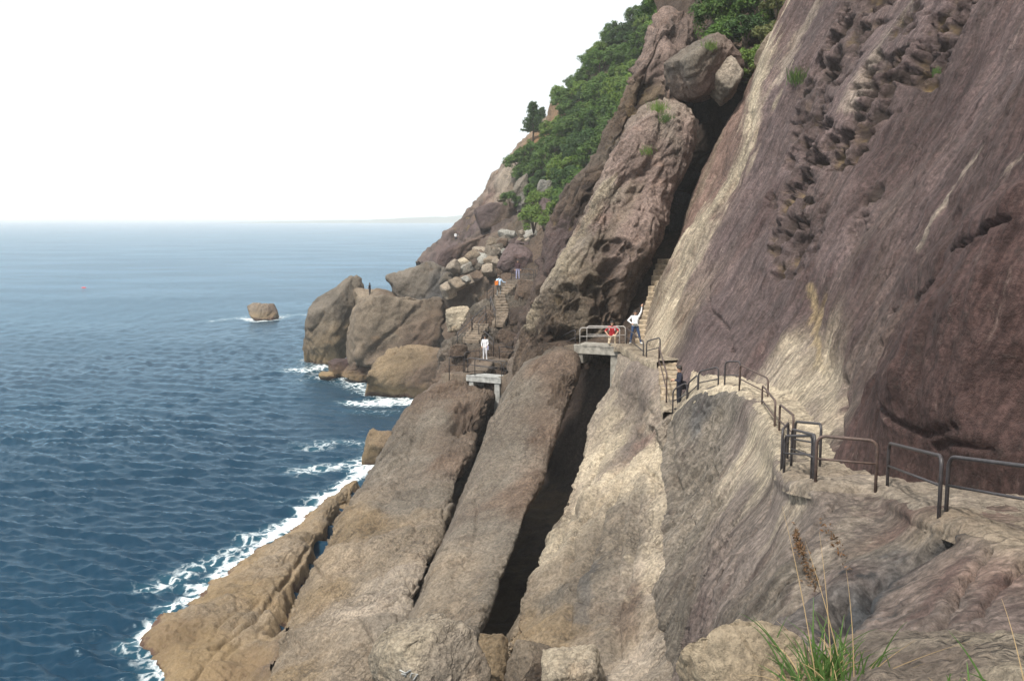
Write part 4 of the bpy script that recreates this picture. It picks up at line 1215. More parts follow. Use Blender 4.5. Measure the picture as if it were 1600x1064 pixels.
inner = [(1075, 606, 38.8), (1085, 600, 38.5), (1130, 594, 36.8), (1180, 598, 34.8), (1235, 622, 30.6), (1268, 665, 27.2), (1290, 698, 24.6),
         (1330, 735, 21.0), (1440, 750, 18.6), (1560, 782, 16.0), (1720, 842, 13.2), (1860, 915, 11.2)]
up_ = np.array([0, 0, 0.05])
po, pi_ = [np.array(at(*q)) for q in tops], [np.array(at(*q)) for q in inner]
prow = [[a - (b - a) * 0.10 - np.array([0, 0, 0.22]) for a, b in zip(po, pi_)], [a + up_ for a in po], [(a + b) / 2 + up_ for a, b in zip(po, pi_)], [b + up_ * 1.5 for b in pi_], [b + (b - a) * 0.4 + np.array([0, 0, 0.35]) for a, b in zip(po, pi_)]]
ob = sheet("path", prow, 40, 300, M_SLAB, [(1070, 625, 'cream'), (1130, 600, 'cream'), (1180, 610, 'cream'), (1215, 650, 'cream'), (1250, 700, 'cream'), (1300, 745, 'tan'), (1400, 755, 'pale'), (1480, 785, 'pale'), (1580, 820, 'tan')],
           [('fbm', 0.7, 0.07), ('terrace', 0.8, 0.02), ('ridge', 0.25, 0.02)], seed=6)
tag(ob, kind="structure")
def SR(px, py, off=0.5):
    """depth of the stair rock's face at a pixel"""
    return float(snap(STAIRROCK, px, py)[1]) - off


def on_sr(px, py, off=0.5):
    return (px, py, SR(px, py, off))


ribbon("path", [(1056, 643, 37.3), (1054, 632, 38.2), (1052, 624, 38.9)], 0.9, 20, 0.8)
ribbon("path", [(1050, 562, 43.4), (1036, 560, 44.2), (1018, 556, 46.0), (1004, 546, 48.5), (990, 538, 50.5), (974, 537, 52.2)], 1.5, 30, 0.4)
ribbon("path", [(912, 537, 53.8), (885, 541, 55.2), (856, 554, 57.5), (826, 566, 61), (806, 582, 64.5), (788, 590, 66.5)], 1.3, 40, tones=('brown', 'tan'))
ribbon("path", [(745, 583, 67.2), (722, 582, 68.5), (704, 582, 69.5)], 1.6, 20, tones=('brown', 'tan'))
ribbon("path", [(742, 580, 68.5), on_sr(757, 562), on_sr(775, 560), on_sr(800, 562)], 1.5, 24, 0.6, tones=('brown', 'tan'))
ribbon("path", [on_sr(795, 440), on_sr(812, 437), on_sr(835, 437), (862, 432, SR(840, 436))], 2.0, 24, 0.6, tones=('brown', 'grey'))


M_STEPF = flat_material("worn_brown_stone", (0.15, 0.118, 0.088), 0.92, 0.5, 2.0, bump=0.9)


def stairs(label, a, b, n, width, seed, rise_pts=None):
    """cut stone steps from a (foot) to b (head), each tread its own block"""
    rnd = random.Random(seed)
    A, Bq = (np.array(at(*a)), np.array(at(*b)))
    pts = curve3([A, Bq] if rise_pts is None else [A] + [at(*p) for p in rise_pts] + [Bq], n)
    root = empty("stone_stairs", tuple(A))
    for i, p in enumerate(pts):
        q = pts[min(i + 1, n - 1)] - pts[max(i - 1, 0)]
        rz = math.atan2(q[1], q[0]) - math.pi / 2
        run = np.linalg.norm(q[:2]) / 2
        mb = MB()
        h = abs(q[2]) / 2 + 0.25
        w = width * rnd.uniform(0.9, 1.1)
        # block with a worn, slightly rounded nose
        nx, seg = 7, []
        for k in range(nx + 1):
            x = -w / 2 + w * k / nx
            dz = rnd.uniform(-0.025, 0.025)
            dy = rnd.uniform(-0.04, 0.04)
            seg.append([(x, -run * 0.55 + dy, -h), (x, -run * 0.55 + dy, -0.05 + dz), (x, -run * 0.55 + 0.05 + dy, dz), (x, run * 0.75, dz * 0.5), (x, run * 0.75, -h)])
        vs = [np.array([x * math.cos(rz) - y * math.sin(rz), x * math.sin(rz) + y * math.cos(rz), z]) + p - A for sg in seg for (x, y, z) in sg]
        fs = []
        for k in range(nx):
            for j in range(5):
                j2 = (j + 1) % 5
                fs.append((k * 5 + j, k * 5 + j2, k * 5 + 5 + j2, k * 5 + 5 + j))
        fs += [(4, 3, 2, 1, 0), tuple(nx * 5 + j for j in range(5))]
        mb.add(vs, [f[::-1] for f in fs])
        mb.build("step", M_SAND if seed < 3 else M_STEPF, root)
    return tag(root, label, "stairs")


stairs("short flight of cream stone steps in front of the person in black", (1051, 628, 38.8), (1044, 566, 43.6), 9, 0.85, 1)
stairs("steep carved steps climbing the cleft behind the waving person", (1012, 530, 53.0), (1044, 405, 59.5), 17, 1.2, 2, [(1020, 490, 55.0), (1030, 450, 57.0)])
stairs("lower wide flight of the far stairs above the small bridge", on_sr(736, 530), on_sr(752, 506), 8, 1.4, 3)
stairs("upper narrow flight of the far stairs below the person with the orange bag", on_sr(778, 505), on_sr(781, 462), 13, 1.0, 4, [on_sr(785, 487)])
stairs("last few steps of the far stairs beside the boulder pile", on_sr(783, 461), on_sr(803, 440), 6, 1.1, 5)


def footbridge(label, a, b, width, deck_h, mat, piers):
    A, Bq = np.array(at(*a)), np.array(at(*b))
    root = empty("footbridge", tuple((A + Bq) / 2))
    d = Bq - A
    rz = math.atan2(d[1], d[0])
    L = np.linalg.norm(d[:2])
    mb = MB()
    mb.box((0, 0, -deck_h / 2), (L + 0.5, width, deck_h), rz)
    dk = mb.build("deck", mat, root)
    bev = dk.modifiers.new("edge", 'BEVEL'); bev.width = 0.03; bev.segments = 2
    mb = MB()
    off = np.array([math.sin(rz), -math.cos(rz)]) * (width / 2 - 0.05)
    mb.box((off[0], off[1], 0.03), (L + 0.45, 0.14, 0.07), rz)
    mb.build("kerb", mat, root)
    for s, h, w in piers:
        c = d[:2] * s
        mb = MB()
        mb.box((c[0], c[1], -deck_h - h / 2 + 0.01), (w, width * 0.92, h), rz, 0.03, random.Random(3))
        p = mb.build("abutment", mat, root)
        bev = p.modifiers.new("edge", 'BEVEL'); bev.width = 0.04; bev.segments = 2
    return tag(root, label, "footbridge")


footbridge("grey concrete footbridge across the dark cleft with a kneeling person on it", (912, 539, 52.9), (974, 539, 52.0), 1.8, 0.42, M_CONC, [(-0.47, 0.5, 0.4), (0.46, 3.4, 0.75)])
footbridge("small white-edged concrete bridge below the far stairs", (742, 584, 67.0), (786, 590, 66.0), 1.6, 0.36, M_CONCW, [(0.46, 3.2, 0.45), (-0.45, 1.2, 0.4)])

# ================================================================== RAILINGS
def railing(label, a, b, h=0.95, mat=None, rad=0.030, hb=None, group=None):
    """bent-tube hoop with one bar across it"""
    A, Bq = np.array(at(*a)), np.array(at(*b))
    root = empty("railing", tuple(A))
    d = Bq - A
    hb = hb or h
    L = np.linalg.norm(d)
    c = min(0.16, L * 0.25)
    up = np.array([0, 0, 1.0])
    u = d / L
    pts = [-0.45 * up, (h - c) * up]
    for k in range(1, 6):
        t = k / 6 * math.pi / 2
        pts.append((h - c) * up + c * math.sin(t) * up + c * (1 - math.cos(t)) * u)
    pts.append(h * up + c * u)
    pts.append(d + hb * up - c * u)
    for k in range(1, 6):
        t = k / 6 * math.pi / 2
        pts.append(d + (hb - c) * up + c * math.cos(t) * up - c * (1 - math.sin(t)) * u)
    pts += [d + (hb - c) * up, d - 0.45 * up]
    mb = MB()
    mb.tube(pts, rad, 10)
    mb.build("hoop", mat or M_STEEL, root, True)
    mb = MB()
    mb.tube([0.5 * h * up, d + 0.5 * hb * up], rad * 0.72, 8)
    mb.build("middle_bar", mat or M_STEEL, root, True)
    return tag(root, label, "railing", group or "tubular railings along the path")


RAILS = [
    ("dark railing hoop nearest the camera, cut by the photo's right edge", (1478, 803, 14.1), (1640, 840, 11.9), 0, 0.87),
    ("dark tilted railing hoop, second from the photo's right edge", (1386, 763, 18.0), (1467, 804, 13.9), 0, 0.87),
    ("wide brown railing hoop standing alone before the dark wall foot", (1274, 752, 17.9), (1368, 761, 17.6), 1, 0.87),
    ("dark hoop overlapping the left post of the wide brown railing", (1236, 731, 21.2), (1271, 750, 18.2), 0, 0.87),
    ("low dark hoop in the tangle of railings at the path's bend", (1225, 735, 20.8), (1268, 740, 18.8), 0, 0.76),
    ("inner hoop behind the tangle of railings, next to the wall", (1241, 714, 23.2), (1281, 724, 20.8), 0, 0.87),
    ("thin end-on hoop at the outer edge of the path's bend", (1221, 732, 21.2), (1230, 718, 22.6), 0, 0.88),
    ("brown hoop going uphill just before the path's bend", (1217, 682, 26.0), (1238, 704, 23.6), 1, 0.88),
    ("brown sloping hoop halfway up the climb to the rock ear", (1210, 678, 26.6), (1190, 648, 29.8), 1, 0.92),
    ("long brown hoop sloping along the rock ear's back", (1199, 637, 31.0), (1155, 613, 33.0), 1, 0.95),
    ("upright dark hoop on the highest point of the rock ear", (1132, 608, 34.3), (1156, 608, 33.7), 0, 0.98),
    ("low dark sloping hoop left of the rock ear's highest point", (1091, 616, 35.8), (1122, 610, 34.8), 0, 0.85),
    ("short hoop linking the rock ear to the person in black", (1074, 632, 36.6), (1090, 618, 36.0), 0, 0.8),
    ("dark hoop in front of the legs of the person in black", (1051, 645, 36.9), (1073, 634, 36.6), 0, 0.9),
    ("brown hoop running up beside the short cream steps", (1041, 632, 38.4), (1029, 582, 43.2), 1, 1.2),
    ("hoop across the head of the short cream steps", (1010, 563, 45.4), (1031, 558, 44.4), 0, 0.9),
    ("steep hoop between the waving person and the cream steps", (1005, 564, 46.0), (979, 540, 51.0), 0, 0.92),
    ("light front railing of the concrete footbridge before the kneeling person", (906, 539, 52.2), (968, 539, 51.3), 2, 0.92),
    ("light back railing of the concrete footbridge behind the kneeling person", (917, 536, 54.2), (977, 537, 53.4), 2, 0.95),
    ("dark sloping hoop just left of the concrete footbridge", (899, 540, 54.2), (857, 559, 56.6), 0, 0.9),
    ("dark hoop farther down the rock top left of the footbridge", (855, 560, 56.8), (826, 572, 60.5), 0, 0.9),
    ("corner hoop at the outer end of the small white-edged bridge", (702, 584, 67.5), (724, 582, 68.6), 0, 1.15),
    ("hoop on the landing behind the corner hoop of the small bridge", (726, 572, 71.5), (750, 568, 72.5), 0, 1.0),
    ("front hoop on the small white-edged bridge", (742, 582, 66.2), (784, 589, 65.3), 0, 0.95),
    ("back hoop on the small white-edged bridge", (731, 580, 68.2), (792, 586, 67.4), 0, 0.95),
    ("short hoop at the right end of the small white-edged bridge", (787, 590, 65.6), (809, 588, 66.2), 0, 0.95),
    ("upper hoop behind the person in white at the small bridge", (780, 557, 73.0), (806, 558, 73.4), 0, 0.75),
    ("slanting hoop right of the person in white at the small bridge", (755, 534, 75.0), (771, 549, 73.5), 0, 0.9),
    ("lowest hoop at the outer side of the wide far flight", (715, 536, 75.0), (737, 514, 78.0), 0, 0.8),
    ("second hoop at the outer side of the wide far flight", (738, 513, 78.2), (759, 492, 81.0), 0, 0.8),
    ("hoop on the inner side between the two far flights", (748, 518, 77.5), (760, 503, 80.0), 0, 0.75),
    ("hoop beside the upper narrow far flight", (774, 503, 80.0), (766, 478, 84.0), 0, 0.85),
    ("hoop below the hand of the person with the orange bag", (761, 466, 86.5), (771, 458, 89.0), 0, 0.7),
    ("long dark hoop on the upper landing before the person in dark top", (799, 436, 92.5), (834, 438, 93.5), 0, 1.0),
    ("last hoop at the far end beneath the tall pillar", (837, 440, 93.0), (866, 434, 95.5), 0, 1.25),
]
M_GALV = flat_material("rail_galvanised", (0.30, 0.28, 0.26), 0.5, 0.25, 10.0)
for lab, a, b, mt, h in RAILS:
    if 690 < a[0] < 870 and a[1] < 560:
        a, b = on_sr(a[0], a[1], 0.9), on_sr(b[0], b[1], 0.9)
    railing(lab, a, b, h, (M_STEEL, M_RUST, M_GALV)[mt])

# ================================================================== PEOPLE
def capsule(mb, a, b, ra, rb, n=12):
    a, b = np.array(a, float), np.array(b, float)
    t = b - a
    L = np.linalg.norm(t)
    t = t / (L + 1e-9) if L > 1e-6 else np.array([0, 0, 1.0])
    pts, rad = [], []
    for k in range(5):
        s = math.sin(k / 4 * math.pi / 2)
        pts.append(a - t * ra * math.cos(k / 4 * math.pi / 2)); rad.append(max(ra * s, 0.002))
    for k in range(5):
        s = math.cos(k / 4 * math.pi / 2)
        pts.append(b + t * rb * math.sin(k / 4 * math.pi / 2)); rad.append(max(rb * s, 0.002))
    mb.tube(pts, rad, n)


def cloth(name, col, rough=0.85):
    return flat_material(name, col, rough, 0.12, 20.0, spec=0.2)


M_SKIN = flat_material("skin", (0.42, 0.25, 0.17), 0.6, 0.08, 20.0)
M_HAIR = flat_material("hair", (0.018, 0.014, 0.012), 0.55, 0.3, 40.0)
M_EYE = flat_material("eye", (0.02, 0.015, 0.012), 0.3, 0.0, 5.0)
M_LIP = flat_material("lips", (0.30, 0.12, 0.10), 0.5, 0.05, 20.0)
M_SHOEW = cloth("shoe_white", (0.62, 0.61, 0.58))
M_SHOED = cloth("shoe_dark", (0.03, 0.03, 0.035))


def stand(**kw):
    J = dict(pelvis=(0, 0, .95), chest=(0, 0, 1.28), neck=(0, -.005, 1.46), head=(0, .015, 1.60),
             shL=(-.18, 0, 1.40), elL=(-.24, -.02, 1.14), haL=(-.25, .07, .90), shR=(.18, 0, 1.40), elR=(.24, -.02, 1.14), haR=(.25, .07, .90),
             hiL=(-.09, 0, .92), knL=(-.11, .02, .50), anL=(-.12, -.02, .09), hiR=(.09, 0, .92), knR=(.11, .02, .50), anR=(.12, -.02, .09),
             look=(0, 1, 0), footL=(0, 1, 0), footR=(0, 1, 0))
    J.update(kw)
    return {k: np.array(v, float) for k, v in J.items()}


def person(label, foot, heading, J, top, legs, shoe, sleeve='long', scale=1.0, voxel=0.015, hair_len=0.0, lower='trousers'):
    """heading: direction faced, degrees clockwise from +Y"""
    root = empty("person", tuple(at(*foot)), -R(heading))
    root.scale = (scale,) * 3
    body = MB()
    bones = []      # (a, b, ra, rb, tag)

    def bone(a, b, ra, rb, tg):
        bones.append((np.array(a, float), np.array(b, float), ra, rb, tg))
        capsule(body, a, b, ra, rb)
    pel, che, nec, hd = J['pelvis'], J['chest'], J['neck'], J['head']
    side = (J['shR'] - J['shL']) / np.linalg.norm(J['shR'] - J['shL'])
    hside = (J['hiR'] - J['hiL']) / np.linalg.norm(J['hiR'] - J['hiL'])
    for s in (-1, 1):
        bone(pel + hside * s * .065 + (0, 0, .0), (pel + che) / 2 + side * s * .06, .105, .098, 'top')
        bone((pel + che) / 2 + side * s * .06, che + side * s * .075, .098, .108, 'top')
    bone(J['shL'] * .92 + che * .08, J['shR'] * .92 + che * .08, .066, .066, 'top')
    bone(pel - hside * .08 - (0, 0, .05), pel + hside * .08 - (0, 0, .05), .105, .105, 'legs')
    bone(che + (0, 0, .12), nec, .07, .055, 'skin' if False else 'top')
    bone(nec, hd - (0, 0, .05), .053, .052, 'skin')
    look = J['look'] / np.linalg.norm(J['look'])
    lr = np.cross(look, [0, 0, 1.0]); lr /= np.linalg.norm(lr)
    bone(hd + (0, 0, .02), hd + (0, 0, .045) - look * .012, .088, .092, 'skin')
    bone(hd + look * .02 - (0, 0, .065), hd + look * .035 - (0, 0, .075), .058, .05, 'skin')     # jaw
    bone(hd + look * .092 + (0, 0, .012), hd + look * .112 - (0, 0, .02), .010, .015, 'skin')     # nose
    for s in (-1, 1):
        bone(hd + lr * s * .092 + (0, 0, .01), hd + lr * s * .094 - (0, 0, .025), .018, .014, 'skin')   # ears
    for S, s in (('L', -1), ('R', 1)):
        sh, el, ha = J['sh' + S], J['el' + S], J['ha' + S]
        bone(sh, el, .060, .047, 'sleeve')
        wr = el + (ha - el) * .93
        bone(el, wr, .046, .031, 'fore')
        d = (ha - el) / np.linalg.norm(ha - el)
        nrm = np.cross(d, [0.2, 0.9, 0.3]); nrm /= np.linalg.norm(nrm)
        pal = np.cross(d, nrm)
        bone(wr, wr + d * .075, .030, .034, 'skin')
        bone(wr + d * .04 - nrm * .02, wr + d * .08 - nrm * .022, .022, .020, 'skin')
        for k, (o, ln) in enumerate(((-.030, .062), (-.010, .074), (.010, .070), (.029, .055))):
            k0 = wr + d * .088 + nrm * o
            k1 = k0 + d * ln * .55 + pal * .010
            k2 = k1 + d * ln * .45 + pal * .024
            bone(k0, k1, .0105, .0095, 'skin')
            bone(k1, k2, .0095, .008, 'skin')
        t0 = wr + d * .03 - nrm * .030
        bone(t0, t0 + d * .035 - nrm * .032 + pal * .01, .013, .011, 'skin')
        bone(t0 + d * .035 - nrm * .032 + pal * .01, t0 + d * .066 - nrm * .036 + pal * .022, .011, .009, 'skin')
        hi, kn, an = J['hi' + S], J['kn' + S], J['an' + S]
        bone(hi, kn, .092, .066, 'legs')
        bone(kn, an + (an - kn) * 0.0, .063, .050, 'legs')
        fd = J['foot' + S] / np.linalg.norm(J['foot' + S])
        bone(an + (0, 0, -.035) - fd * .045, an + (0, 0, -.045) + fd * .07, .042, .040, 'shoe')
        bone(an + (0, 0, -.045) + fd * .07, an + (0, 0, -.055) + fd * .16, .040, .030, 'shoe')
    tmp = body.build("body", None)
    rm = tmp.modifiers.new("r", 'REMESH'); rm.mode = 'VOXEL'; rm.voxel_size = voxel; rm.use_smooth_shade = True
    sm = tmp.modifiers.new("s", 'SMOOTH'); sm.factor = 0.5; sm.iterations = 3
    dg = bpy.context.evaluated_depsgraph_get()
    dg.update()
    me = bpy.data.meshes.new_from_object(tmp.evaluated_get(dg))
    bpy.data.objects.remove(tmp, do_unlink=True)
    n = len(me.polygons)
    cen = np.zeros(n * 3); me.polygons.foreach_get("center", cen); cen = cen.reshape(-1, 3)
    best = np.full(n, 1e9); idx = np.zeros(n, int)
    order = ['top', 'legs', 'skin', 'sleeve', 'fore', 'shoe']
    for a, b, ra, rb, tg in bones:
        ab = b - a
        t = np.clip(((cen - a) @ ab) / (ab @ ab + 1e-9), 0, 1)
        dd = np.linalg.norm(cen - a - t[:, None] * ab, axis=1) - (ra + (rb - ra) * t)
        if tg == 'top': dd = dd - .006
        up = dd < best
        best[up] = dd[up]
        idx[up] = order.index(tg)
    mats = [top, legs, M_SKIN, top, top if sleeve == 'long' else M_SKIN, shoe, M_EYE, M_LIP]
    if sleeve == 'none': mats[3] = M_SKIN
    for s in (-1, 1):
        e = hd + look * .088 + lr * s * .032 + np.array([0, 0, .018])
        idx[np.linalg.norm(cen - e, axis=1) < .014] = 6
    mo = hd + look * .09 - np.array([0, 0, .058])
    q = cen - mo
    idx[(np.abs(q @ lr) < .025) & (np.abs(q[:, 2]) < .008) & ((q @ look) > -.03)] = 7
    me.materials.clear()
    for m in mats: me.materials.append(m)
    me.polygons.foreach_set("material_index", idx.astype(np.int32))
    me.polygons.foreach_set("use_smooth", np.ones(n, bool))
    me.name = "body"
    link(bpy.data.objects.new("body", me), root)
    # hair: a shell over the crown and the back of the head
    nr, nc = 18, 28
    th = np.linspace(0, math.pi * 0.98, nr); ph = np.linspace(0, 2 * math.pi, nc, endpoint=False)
    vs = []
    for t in th:
        for p in ph:
            f = math.cos(p)              # 1 = face side
            lim = 0.42 + (0.22 - 0.20 * f)
            tt = t * lim
            r = 0.108 + 0.008 * math.sin(5 * p + 3 * t) + 0.006 * math.sin(9 * p + 1)
            drop = hair_len * max(0, (t / math.pi - 0.6) / 0.4) * (0.5 - 0.5 * f)
            v = hd + np.array([0, 0, .035]) + (look * f + lr * math.sin(p)) * r * math.sin(tt) + np.array([0, 0, r * 1.0 * math.cos(tt) - drop])
            vs.append(v)
    hm = MB()
    hm.add(vs, [(i * nc + j, i * nc + (j + 1) % nc, (i + 1) * nc + (j + 1) % nc, (i + 1) * nc + j) for i in range(nr - 1) for j in range(nc)])
    ho = hm.build("hair", M_HAIR, root, True)
    so = ho.modifiers.new("t", 'SOLIDIFY'); so.thickness = 0.012; so.offset = -1
    return tag(root, label, "person")


WHITE = cloth("cloth_white", (0.72, 0.73, 0.75))
DENIM = cloth("cloth_denim", (0.035, 0.060, 0.125))
RED = cloth("cloth_red", (0.34, 0.022, 0.028))
KHAKI = cloth("cloth_khaki", (0.42, 0.34, 0.24))
BLACK = cloth("cloth_black", (0.016, 0.016, 0.022))
NAVY = cloth("cloth_navy", (0.020, 0.022, 0.036))
SKYB = cloth("cloth_pale_blue", (0.42, 0.55, 0.70))
GREYT = cloth("cloth_grey", (0.16, 0.16, 0.15))
OFFW = cloth("cloth_off_white", (0.60, 0.60, 0.62))
LILAC = cloth("cloth_lilac", (0.30, 0.30, 0.42))
ORANGE = cloth("bag_orange", (0.55, 0.16, 0.03))
PLUMT = cloth("cloth_dark_plum", (0.060, 0.036, 0.040))

pw = person("person in white hooded top and jeans waving one raised arm", (992, 537, 50.4), 185,
            stand(shL=(-.18, 0, 1.41), elL=(-.30, .0, 1.66), haL=(-.33, .02, 1.92), elR=(.36, -.06, 1.20), haR=(.17, .08, 1.05),
                  hiL=(-.09, 0, .92), knL=(-.20, .03, .50), anL=(-.30, 0, .09), knR=(.17, .03, .50), anR=(.22, 0, .09), footL=(-.4, 1, 0), footR=(.4, 1, 0)),
            WHITE, DENIM, M_SHOEW, 'long')
# waist pouch of the waving person
person_pouch = MB()
person_pouch.box((0, .13, 1.0), (.20, .06, .10), 0, 0.008, random.Random(2))
person_pouch.build("waist_pouch", GREYT, pw)

pr = person("person in red shirt and khaki trousers kneeling on the concrete footbridge", (956, 538, 52.2), 184,
            stand(pelvis=(0, -.12, .46), chest=(0, -.06, .80), neck=(0, -.04, .98), head=(0, 0, 1.12), shL=(-.18, -.05, .92), shR=(.18, -.05, .92),
                  elL=(-.34, -.02, .72), haL=(-.20, .10, .55), elR=(.36, -.04, .70), haR=(.22, .10, .52),
                  hiL=(-.09, -.12, .44), knL=(-.16, .28, .48), anL=(-.16, .24, .09), hiR=(.09, -.12, .44), knR=(.16, .22, .09), anR=(.14, -.22, .09), footR=(0, -1, -0.05)),
            RED, KHAKI, M_SHOED, 'short')
stripe = MB()
for s in (-1, 1):
    stripe.tube([(s * .10, -.045 + .065, .93), (s * .155, -.045 + .055, .86), (s * .15, -.02 + .05, .74)], 0.012, 8)
    stripe.build("shirt_stripe", WHITE, pr) if s == 1 else None

pb = person("person in black suit standing on the cream steps seen from the side", (1061, 641, 37.3), 262,
            stand(elL=(-.22, .06, 1.16), haL=(-.10, .24, 1.20), elR=(.22, .02, 1.15), haR=(.10, .25, 1.15), knL=(-.10, .03, .50), knR=(.10, .02, .50), look=(-.15, 1, -.05)),
            NAVY, BLACK, M_SHOED, 'long')
bag = MB(); bag.box((.16, -.16, 0.95), (.12, .26, .30), 0.2, 0.02, random.Random(4))
bag.build("shoulder_bag", BLACK, pb)

p4 = person("person in white with dark hair on the landing above the small bridge", on_sr(758, 562, 1.0), 190,
            stand(elL=(-.24, .02, 1.16), haL=(-.16, .18, 1.0), elR=(.25, .02, 1.15), haR=(.20, .16, .95), knL=(-.10, .04, .5), knR=(.10, 0, .5)),
            OFFW, OFFW, M_SHOEW, 'long', 1.05, 0.019, 0.10)
bag = MB(); bag.box((-.22, .12, .86), (.12, .24, .26), 0.1, 0.02, random.Random(5))
bag.build("hand_bag", LILAC, p4)

p5 = person("person in pale blue shirt with an orange bag climbing the far stairs", on_sr(779, 463, 0.8), 15,
            stand(chest=(0, .10, 1.26), neck=(0, .16, 1.43), head=(0, .22, 1.55), shL=(-.18, .12, 1.37), shR=(.18, .12, 1.37), elL=(-.26, .14, 1.12), haL=(-.26, .3, .98), elR=(.34, .22, 1.16), haR=(.52, .38, 1.12),
                  knL=(-.11, .12, .52), anL=(-.12, .0, .09), knR=(.11, .22, .58), anR=(.12, .14, .2)),
            SKYB, GREYT, M_SHOED, 'long', 1.05, 0.019)
bag = MB(); bag.box((-.14, -.10, 1.10), (.30, .20, .34), 0.1, 0.03, random.Random(6))
bag.build("shoulder_bag", ORANGE, p5)
bag = MB(); bag.tube([(-.22, .0, 1.2), (-.02, .02, 1.36), (.14, .14, 1.47), (.12, .24, 1.38)], 0.02, 8)
bag.build("bag_strap", BLACK, p5)

p6 = person("person in dark plum top and pale patterned skirt-like trousers at the upper landing", on_sr(809, 437, 0.8), 178,
            stand(), PLUMT, LILAC, M_SHOED, 'long', 1.05, 0.019)
person("tiny distant person in white shirt and dark trousers on the headland, left of a pair", (712, 378, 178), 150, stand(haR=(.3, .2, 1.0)), WHITE, NAVY, M_SHOED, 'long', 1.0, 0.026)
person("tiny distant person in white shirt on the headland, right of a pair", (718, 377, 178), 200, stand(), WHITE, GREYT, M_SHOED, 'long', 1.0, 0.026)
person("tiny figure in black fishing from the top of the sea boulders", (578, 462, 133), 300, stand(elR=(.22, .1, 1.15), haR=(.14, .34, 1.15)), BLACK, BLACK, M_SHOED, 'long', 1.0, 0.026)

# ================================================================== PLANTS
def leaf_cloud(rnd, centres, radii, per, size, flat=0.35, up=0.35):
    """quads spread over the shells of many clumps"""
    Vs = []
    for c, r in zip(centres, radii):
        d = rnd.normal(size=(per, 3)); d /= np.linalg.norm(d, axis=1, keepdims=True)
        d[:, 2] = np.where(d[:, 2] < -0.5, -d[:, 2], d[:, 2])
        p = np.array(c) + d * (r * rnd.uniform(0.55, 1.08, (per, 1)))
        n = d + rnd.normal(size=(per, 3)) * flat + np.array([0, 0, up])
        n /= np.linalg.norm(n, axis=1, keepdims=True)
        t = np.cross(n, rnd.normal(size=(per, 3))); t /= np.linalg.norm(t, axis=1, keepdims=True)
        b = np.cross(n, t)
        s = size * rnd.uniform(0.6, 1.3, (per, 1))
        Vs.append(np.stack([p - t * s, p - b * s * 0.45, p + t * s, p + b * s * 0.45], 1))
    V = np.concatenate(Vs).reshape(-1, 3)
    return V, np.arange(len(V)).reshape(-1, 4)


def make_tree(name, seed, mat, H=5.0, rad=2.4, clumps=52, per=120, leaf=0.165):
    rnd = np.random.default_rng(seed)
    root = empty(name)
    mb = MB()
    mb.tube([(0, 0, -1.0), (rnd.uniform(-.1, .1), 0, H * .25), (rnd.uniform(-.25, .25), rnd.uniform(-.2, .2), H * .5), (rnd.uniform(-.3, .3), rnd.uniform(-.2, .2), H * .8)], [.16, .13, .09, .03], 8)
    for k in range(6):
        a = k * 1.05 + rnd.uniform(-.3, .3)
        z = H * rnd.uniform(.3, .6)
        e = np.array([math.cos(a) * rad * .75, math.sin(a) * rad * .75, z + H * .18])
        mb.tube([(0, 0, z), (e * .5 + np.array([0, 0, z * .5 + .05])), e], [.06, .045, .015], 6)
    mb.build("trunk", M_BARK, root, True)
    cs, rs = [], []
    for k in range(clumps):
        d = rnd.normal(size=3); d /= np.linalg.norm(d)
        r = rnd.uniform(.45, 1.0) ** .5
        c = d * r * np.array([rad, rad, H * .40]) * rnd.uniform(.75, 1.1) + np.array([0, 0, H * .62])
        cs.append(c); rs.append(rnd.uniform(.38, .72) * rad * .42)
    V, Q = leaf_cloud(rnd, cs, rs, per, leaf)
    ob = mesh_ob("crown", V, Q, mat, root, False)
    return root


def make_pine(name, seed, H=6.5):
    rnd = np.random.default_rng(seed)
    root = empty(name)
    mb = MB()
    mb.tube([(0, 0, -1), (.1, 0, H * .4), (.0, .1, H * .75), (.05, 0, H)], [.17, .13, .08, .02], 8)
    cs, rs = [], []
    for k in range(16):
        z = H * (0.32 + 0.66 * k / 15)
        n = 5
        L = (1 - 0.75 * (k / 15)) * 1.9 * rnd.uniform(.7, 1.2)
        for j in range(n):
            a = j * 2 * math.pi / n + k * 1.3 + rnd.uniform(-.3, .3)
            e = np.array([math.cos(a) * L, math.sin(a) * L, z + rnd.uniform(-.05, .35)])
            mb.tube([(0, 0, z - .1), e], [.035, .01], 5)
            for f in (.45, .72, 1.0):
                cs.append(np.array([0, 0, z - .1]) * (1 - f) + e * f); rs.append(.30)
    mb.build("trunk", M_BARK, root, True)
    V, Q = leaf_cloud(rnd, cs, rs, 26, .16, 0.8, 0.2)
    mesh_ob("crown", V, Q, M_LEAF3, root, False)
    return root


def make_shrub(seed, mat, rad=1.2, clumps=40, per=110, leaf=0.085):
    rnd = np.random.default_rng(seed)
    root = empty("shrub")
    mb = MB()
    for k in range(5):
        a = k * 1.26
        mb.tube([(0, 0, -.4), (math.cos(a) * .2, math.sin(a) * .2, rad * .4), (math.cos(a) * rad * .6, math.sin(a) * rad * .6, rad * .9)], [.05, .035, .012], 6)
    mb.build("stem", M_BARK, root, True)
    cs, rs = [], []
    for k in range(clumps):
        d = rnd.normal(size=3); d /= np.linalg.norm(d)
        d[2] = abs(d[2]) if rnd.random() < .8 else d[2]
        cs.append(d * rad * rnd.uniform(.45, 1.0) * np.array([1, 1, .85]) + np.array([0, 0, rad * .45])); rs.append(rad * rnd.uniform(.16, .34))
    V, Q = leaf_cloud(rnd, cs, rs, per, leaf)
    mesh_ob("foliage", V, Q, mat, root, False)
    return root


M_HILLV = ROCKS[HILL.name].reshape(-1, 3)
_hu, _hv, _hw = project(M_HILLV)


